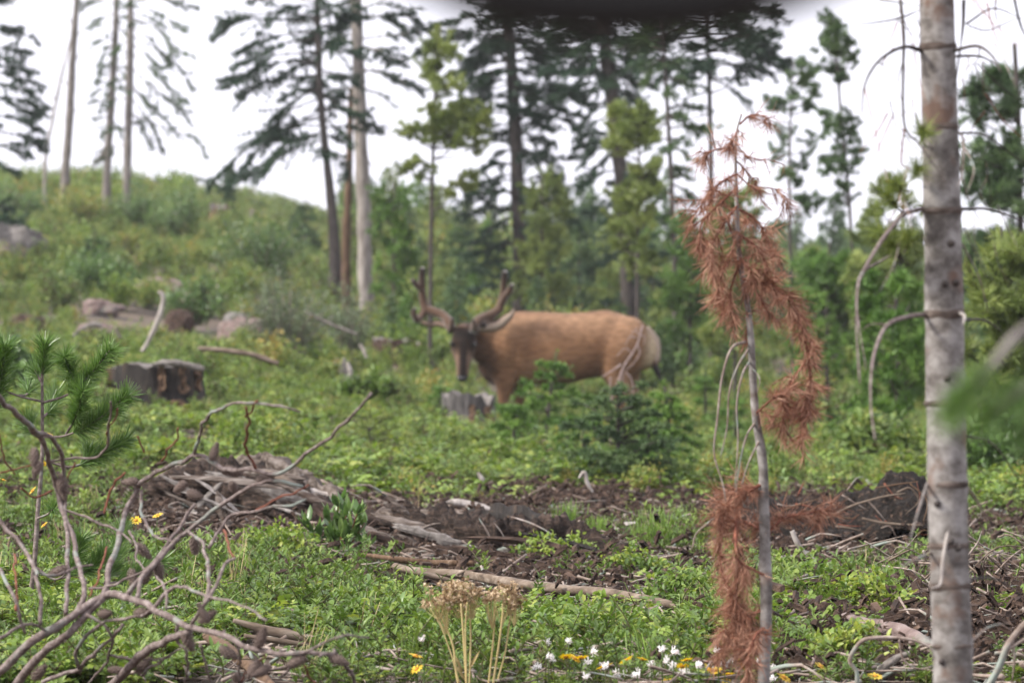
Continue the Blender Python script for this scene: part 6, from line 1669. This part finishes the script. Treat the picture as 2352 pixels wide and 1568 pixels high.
def cone_mesh(seed):
    g = np.random.default_rng(seed); mb = MB()
    mb.tube(spline([[0, 0, 0], [0.06, 0, .5], [0.02, 0, 1.0]], 12), [.1, .24, .3, .3, .24, .15, .05], 9, .3)
    for k in range(70):
        f = (k + .5) / 70; a = k * 2.39996
        r = np.interp(f, [0, .15, .4, .7, 1], [.16, .29, .33, .25, .06])
        c = np.array([math.cos(a) * r, math.sin(a) * r, f])
        o_ = np.array([math.cos(a), math.sin(a), 0]); s_ = np.array([-math.sin(a), math.cos(a), 0])
        V = [c - s_ * .075 - [0, 0, .05], c + s_ * .075 - [0, 0, .05], c + s_ * .06 + [0, 0, .06] + o_ * .05, c - s_ * .06 + [0, 0, .06] + o_ * .05, c + o_ * .09 + [0, 0, .03]]
        mb.add(V, [[0, 1, 4], [1, 2, 4], [2, 3, 4], [3, 0, 4]], g.uniform())
    return mb.mesh("cone", M['cone'], smooth=False)
cms = [cone_mesh(k) for k in range(3)]
for k, (zx, zy, dx, dy) in enumerate([(880, 280, -1, .1), (1190, 290, -.6, .4), (1200, 350, 1, .3), (1480, 290, .2, 1), (1640, 280, 1, -.4), (220, 70, 0, 1), (250, 150, -.3, 1), (395, 230, -.1, 1), (430, 830, -1, .4), (840, 840, .1, .9), (1000, 790, .2, 1), (630, 1130, 1, -.2), (860, 1120, 1, -.1), (1240, 640, .0, 1), (870, 680, .6, .6),
                                     (1330, 1180, -.5, -.9), (1180, 1240, .3, .9), (1640, 1340, .4, -1), (1400, 1340, .9, .5), (1950, 1400, -1, .5), (690, 1480, .9, .1), (870, 1500, .6, -.6), (1720, 1460, -.6, .3), (1490, 1510, .4, .5), (210, 1540, .7, -.7), (1350, 150, .3, -.9), (1420, 210, .6, .1), (400, 260, .1, .9), (2100, 1400, .9, .3), (1650, 1420, -.5, .8), (1270, 1180, .6, -.4), (960, 830, -.4, .8)]):
    o = part("cone", cms[k % 3], None, root)
    p_ = cpt(zx, zy)
    o.location = p_ - off
    dv = Vector((dx, g.normal() * 0.4, -dy))
    o.rotation_euler = dv.to_track_quat('Z', 'Y').to_euler()
    s_ = g.uniform(0.030, 0.040); s_ *= .95; o.scale = (s_ * .72, s_ * .72, s_)
    if k < 30 and zy > 1000 and k % 5 == 0:
        o.scale = (s_ * .6, s_ * .6, s_ * 1.1)

# ------------------------------------------------------------------ dried yarrow, flowers
root = thing("dried_yarrow", "straw-coloured dried yarrow with flat seed heads at the bottom centre", "plant", gp(1090, 6.75))
off = np.array(root.location); g = np.random.default_rng(43)
def yz(zx, zy): return (800 + zx / 2.613) * 0.9408, 1004 + zy * 0.36
YD = 6.75
stems = [([(900, 1700), (830, 1560), (800, 1330), (740, 1180), (690, 1060)], 4.0), ([(890, 1700), (885, 1568), (870, 1330), (860, 1180), (850, 1060)], 4.4), ([(880, 1700), (885, 1500), (880, 1340), (880, 1180), (890, 1050)], 3.2), ([(900, 1700), (905, 1568), (912, 1300), (910, 1180), (905, 1060)], 3.6), ([(1010, 1700), (1030, 1540), (1055, 1300), (1065, 1150), (1060, 1060)], 3.6), ([(1040, 1700), (1060, 1540), (1095, 1300), (1115, 1130), (1115, 1060)], 4.0), ([(1060, 1700), (1080, 1568), (1130, 1380), (1160, 1180), (1180, 1080)], 3.6), ([(840, 1568), (800, 1420), (770, 1330), (720, 1200), (655, 1090)], 2.6)]
heads = [(690, 1000, 85), (770, 950, 60), (850, 940, 90), (925, 960, 60), (830, 1010, 70), (1040, 1000, 60), (1110, 980, 75), (1170, 1000, 60), (1200, 1060, 55), (900, 1010, 60), (740, 1030, 60)]
for pts, w_ in stems:
    dy = g.uniform(-.05, .05)
    P_ = spline([at(*yz(*q), YD + dy) for q in pts], 30)
    ms = MB(); ms.tube(P_, [w_ * .72 / FPX * YD, w_ * .45 / FPX * YD], 7, .5, 0.06, 60)
    part("stem", ms, M['yarrowstem'], root, off)
for k, (hx_, hy_, hr) in enumerate(heads):
    ms, mf = MB(), MB()
    hub = at(*yz(g.normal() * 6 + hx_ + (890 - hx_) * .12 if hx_ < 980 else hx_ + (1110 - hx_) * .12, hy_ + g.uniform(110, 230)), YD)
    for q in range(14):
        a = g.uniform(0, 6.28); r_ = math.sqrt(g.uniform()) * hr * 1.15
        e = at(*yz(hx_ + math.cos(a) * r_, hy_ + g.normal() * 24 + 0.35 * r_ * r_ / hr), YD) + np.array([0, math.sin(a) * r_ * .36 / FPX * YD, 0])
        P_ = spline([hub, hub * .45 + e * .55 + (e - hub) * [.12, .12, -.05], e], 8)
        ms.tube(P_, [.0006, .0004], 4, .5, cap=False)
        for w in range(5):
            c = e + g.normal(size=3) * [.005, .005, .0025]
            n_ = 5
            mf.leaves(np.tile(c, (n_, 1)), g.normal(size=(n_, 3)) + [0, 0, .5], g.normal(size=(n_, 3)) + [0, 0, .3], .0045, .003, g.uniform(0.0, 1.0), .2, .2)
    sh = part("head_stalks", ms, M['yarrowstem'], root, off)
    part("seed_head", mf, M['yarrowhead'], root, off)
ms = MB()
for (zx, zy, dx, dz) in ((900, 1480, 60, -110), (885, 1560, -70, -110), (860, 1500, -40, -100)):
    o = at(*yz(zx, zy), YD); e = at(*yz(zx + dx, zy + dz), YD - .02)
    ms.leaves([o], [e - o], [[0, -1, .3]], np.linalg.norm(e - o), .006, .5, .3, .2)
part("leaf", ms, M['yarrowstem'], root, off)

# flowers
def yellow_flower(seed):
    g = np.random.default_rng(seed)
    mp_, mc = MB(), MB()
    n = 11; a = np.arange(n) * 2 * math.pi / n + g.normal(size=n) * .08
    D_ = np.stack([np.cos(a), np.sin(a), np.full(n, .15)], 1)
    mp_.leaves(D_ * .003, D_, np.tile([0, 0, 1.0], (n, 1)), g.uniform(.011, .014, n), .0055, g.uniform(.2, 1, n), .1, .1)
    mc.tube(np.array([[0, 0, -.002], [0, 0, .002], [0, 0, .004]]), [.0045, .005, .002], 8, .5)
    return mp_.mesh("petals", M['yellow']), mc.mesh("flower_centre", M['orange'])
def white_flower(seed):
    g = np.random.default_rng(seed); mp_ = MB(); n = 34
    D_ = norm(g.normal(size=(n, 3)) + [0, 0, .5])
    mp_.leaves(g.normal(size=(n, 3)) * .003, D_, g.normal(size=(n, 3)), g.uniform(.007, .013, n), .0035, g.uniform(.2, 1, n), .2, .1)
    return mp_.mesh("bloom", M['white']), None
yfm = [yellow_flower(k) for k in range(3)]; wfm = [white_flower(k) for k in range(3)]
def stem_mesh(h, seed):
    g = np.random.default_rng(seed); mb = MB()
    mb.tube(spline([[g.normal() * .01, g.normal() * .01, -h], [g.normal() * .006, g.normal() * .006, -h * .5], [0, 0, 0]], 8), [.0013, .001], 5, .3)
    return mb.mesh("stem", M['forb'])
sms = [stem_mesh(.09 + .02 * k, k) for k in range(4)]
def flower(kind, px, py, D, label, group, k):
    g = np.random.default_rng(900 + k)
    p_ = at(px, py, D)
    root = thing("yellow_flower" if kind == 'y' else "white_flower", label, "flower", p_, group)
    pm = (yfm if kind == 'y' else wfm)[k % 3]
    o = part("petals" if kind == 'y' else "bloom", pm[0], None, root); s_ = g.uniform(.75, 1.1) * (1 if kind == 'y' else .8)
    o.scale = (s_, s_, s_); o.rotation_euler = (g.uniform(.2, .9), g.normal() * .3, g.uniform(0, 6))
    if pm[1]:
        c = part("flower_centre", pm[1], None, root); c.scale = o.scale; c.rotation_euler = o.rotation_euler
    st = part("stem", sms[k % 4], None, root)
def fl_label(kind, px, py):
    if kind == 'y':
        if px < 320: return "yellow daisy-like flower beside the pine sapling at left"
        if px < 1000: return "yellow daisy-like flower left of the dried yarrow"
        return "yellow daisy-like flower in the patch between the dried yarrow and the red sapling"
    return ""
ylist = [(955, 1506, "yellow flower standing alone just left of the dried yarrow"), (957, 1537, None), (1300, 1508, "open yellow flower right of the dried yarrow"), (1320, 1512, None), (1335, 1510, None), (1385, 1532, "yellow flower low among the white blooms"), (1395, 1528, None), (1438, 1517, None), (1475, 1513, "orange fading flower on a tall stem"), (1567, 1530, "yellow flower left of the red sapling's foot"), (1577, 1515, None), (1630, 1538, None), (1644, 1540, None), (1666, 1563, None), (1673, 1548, None), (1705, 1530, "yellow flower touching the red sapling's lowest needles"), (1712, 1510, None), (1800, 1556, "large yellow flower just right of the red sapling's stem"), (1885, 1530, "tall orange bud flower standing alone right of the red sapling"), (1530, 1566, None), (2010, 1553, "yellow flower beside the grey curved dead branch"), (75, 1127, None), (102, 1205, None), (362, 1184, None), (312, 1195, None), (8, 1102, None), (100, 1065, None), (116, 1001, None)]
ORD = "first second third fourth fifth sixth seventh eighth ninth tenth eleventh twelfth thirteenth fourteenth fifteenth sixteenth seventeenth eighteenth nineteenth twentieth".split()
ORD = ORD + ["twenty-" + q for q in ORD[:9]] + ["thirtieth"]
ylist = sorted(ylist)
lefts = [q for q in ylist if q[0] < 600]; mids = [q for q in ylist if q[0] >= 1100]
for k, q in enumerate(ylist):
    px, py, lb = q
    if lb is None:
        if q in lefts:
            lb = "yellow daisy-like flower among the leaves near the pine sapling, %s from the left edge" % ORD[lefts.index(q)]
        elif q in mids:
            lb = "yellow daisy-like flower, %s yellow one to the right of the dried yarrow" % ORD[mids.index(q)]
        else:
            lb = "small yellow flower lowest in the leaves just left of the dried yarrow"
    flower('y', px, py, 6.85 if py > 1400 else 9.6, lb, "yellow daisy-like flowers in the clearing", k)
wl = [(970, 1468, "white fluffy bloom left of the dried yarrow"), (1250, 1495, "white fluffy bloom highest of those beside the dried yarrow"), (1266, 1512, None), (1305, 1492, None), (1345, 1530, None), (1275, 1530, None), (1390, 1545, None), (1410, 1560, None), (1240, 1550, None), (1345, 1562, None), (1490, 1545, None), (1505, 1552, None), (1520, 1513, None), (1540, 1530, None), (1555, 1518, None), (1575, 1550, None), (1600, 1548, "white bloom in the large white cluster"), (1610, 1540, None), (1645, 1510, None), (1560, 1560, None), (1470, 1560, None), (1530, 1536, None), (1675, 1522, None), (1670, 1545, None), (1745, 1523, None), (1770, 1556, "white bloom at the very foot of the red sapling's stem"), (1780, 1562, None), (1640, 1560, None), (1430, 1555, None), (1370, 1515, None)]
wl = sorted((q[0] + 7 * math.sin(k * 2.1), q[1] - 22 * abs(math.sin(k * 1.7)), q[2]) for k, q in enumerate(wl))
wr_ = [q for q in wl if q[0] > 1150]
for k, q in enumerate(wl):
    lb = q[2] if q[0] < 1150 else "white fluffy bloom, %s white one to the right of the dried yarrow" % ORD[wr_.index(q)]
    flower('w', q[0], q[1], 6.75 + 0.06 * (k % 3), lb, "white fluffy blooms in the clearing", 60 + k)

# ------------------------------------------------------------------ unidentified dark shape close above the lens, built as a plain rounded housing
HD = 0.85
root = thing("dark_housing", "dark out-of-focus rounded edge hanging into the top of the view", "housing", at(1430, -300, HD))
off = np.array(root.location)
prof = [(760, -80), (880, -40), (1000, 15), (1110, 62), (1220, 90), (1340, 99), (1460, 102), (1580, 99), (1690, 80), (1800, 46), (1920, 0), (2060, -70)]
mb = MB()
lo = spline([at(a_, b_, HD) for a_, b_ in prof], 40)
seg = 10
rows = []
for q in range(seg + 1):
    a = math.pi * q / seg          # rounded lower rim
    rows.append(lo + np.array([0, -0.012 * math.cos(a), 0.010 - 0.010 * math.sin(a)]))
rows = [rows[0] + [0, 0, 0.04]] + rows + [rows[-1] + [0, 0, 0.04]]
A = np.stack(rows, 0); n_, k_ = A.shape[:2]
i = np.arange(n_)[:, None] * k_; i2 = ((np.arange(n_) + 1) % n_)[:, None] * k_; j = np.arange(k_ - 1)[None]
mb.add(A.reshape(-1, 3), np.stack([i + j, i + j + 1, i2 + j + 1, i2 + j], -1).reshape(-1, 4))
part("shell", mb, M['blackplastic'], root, off)
mb = MB(); mb.tube(np.array([at(1420, -400, HD), at(1420, -900, HD), at(1420, -2500, HD)]), [.008, .008, .01], 10, .5)
part("bracket", mb, M['blackplastic'], root, off)
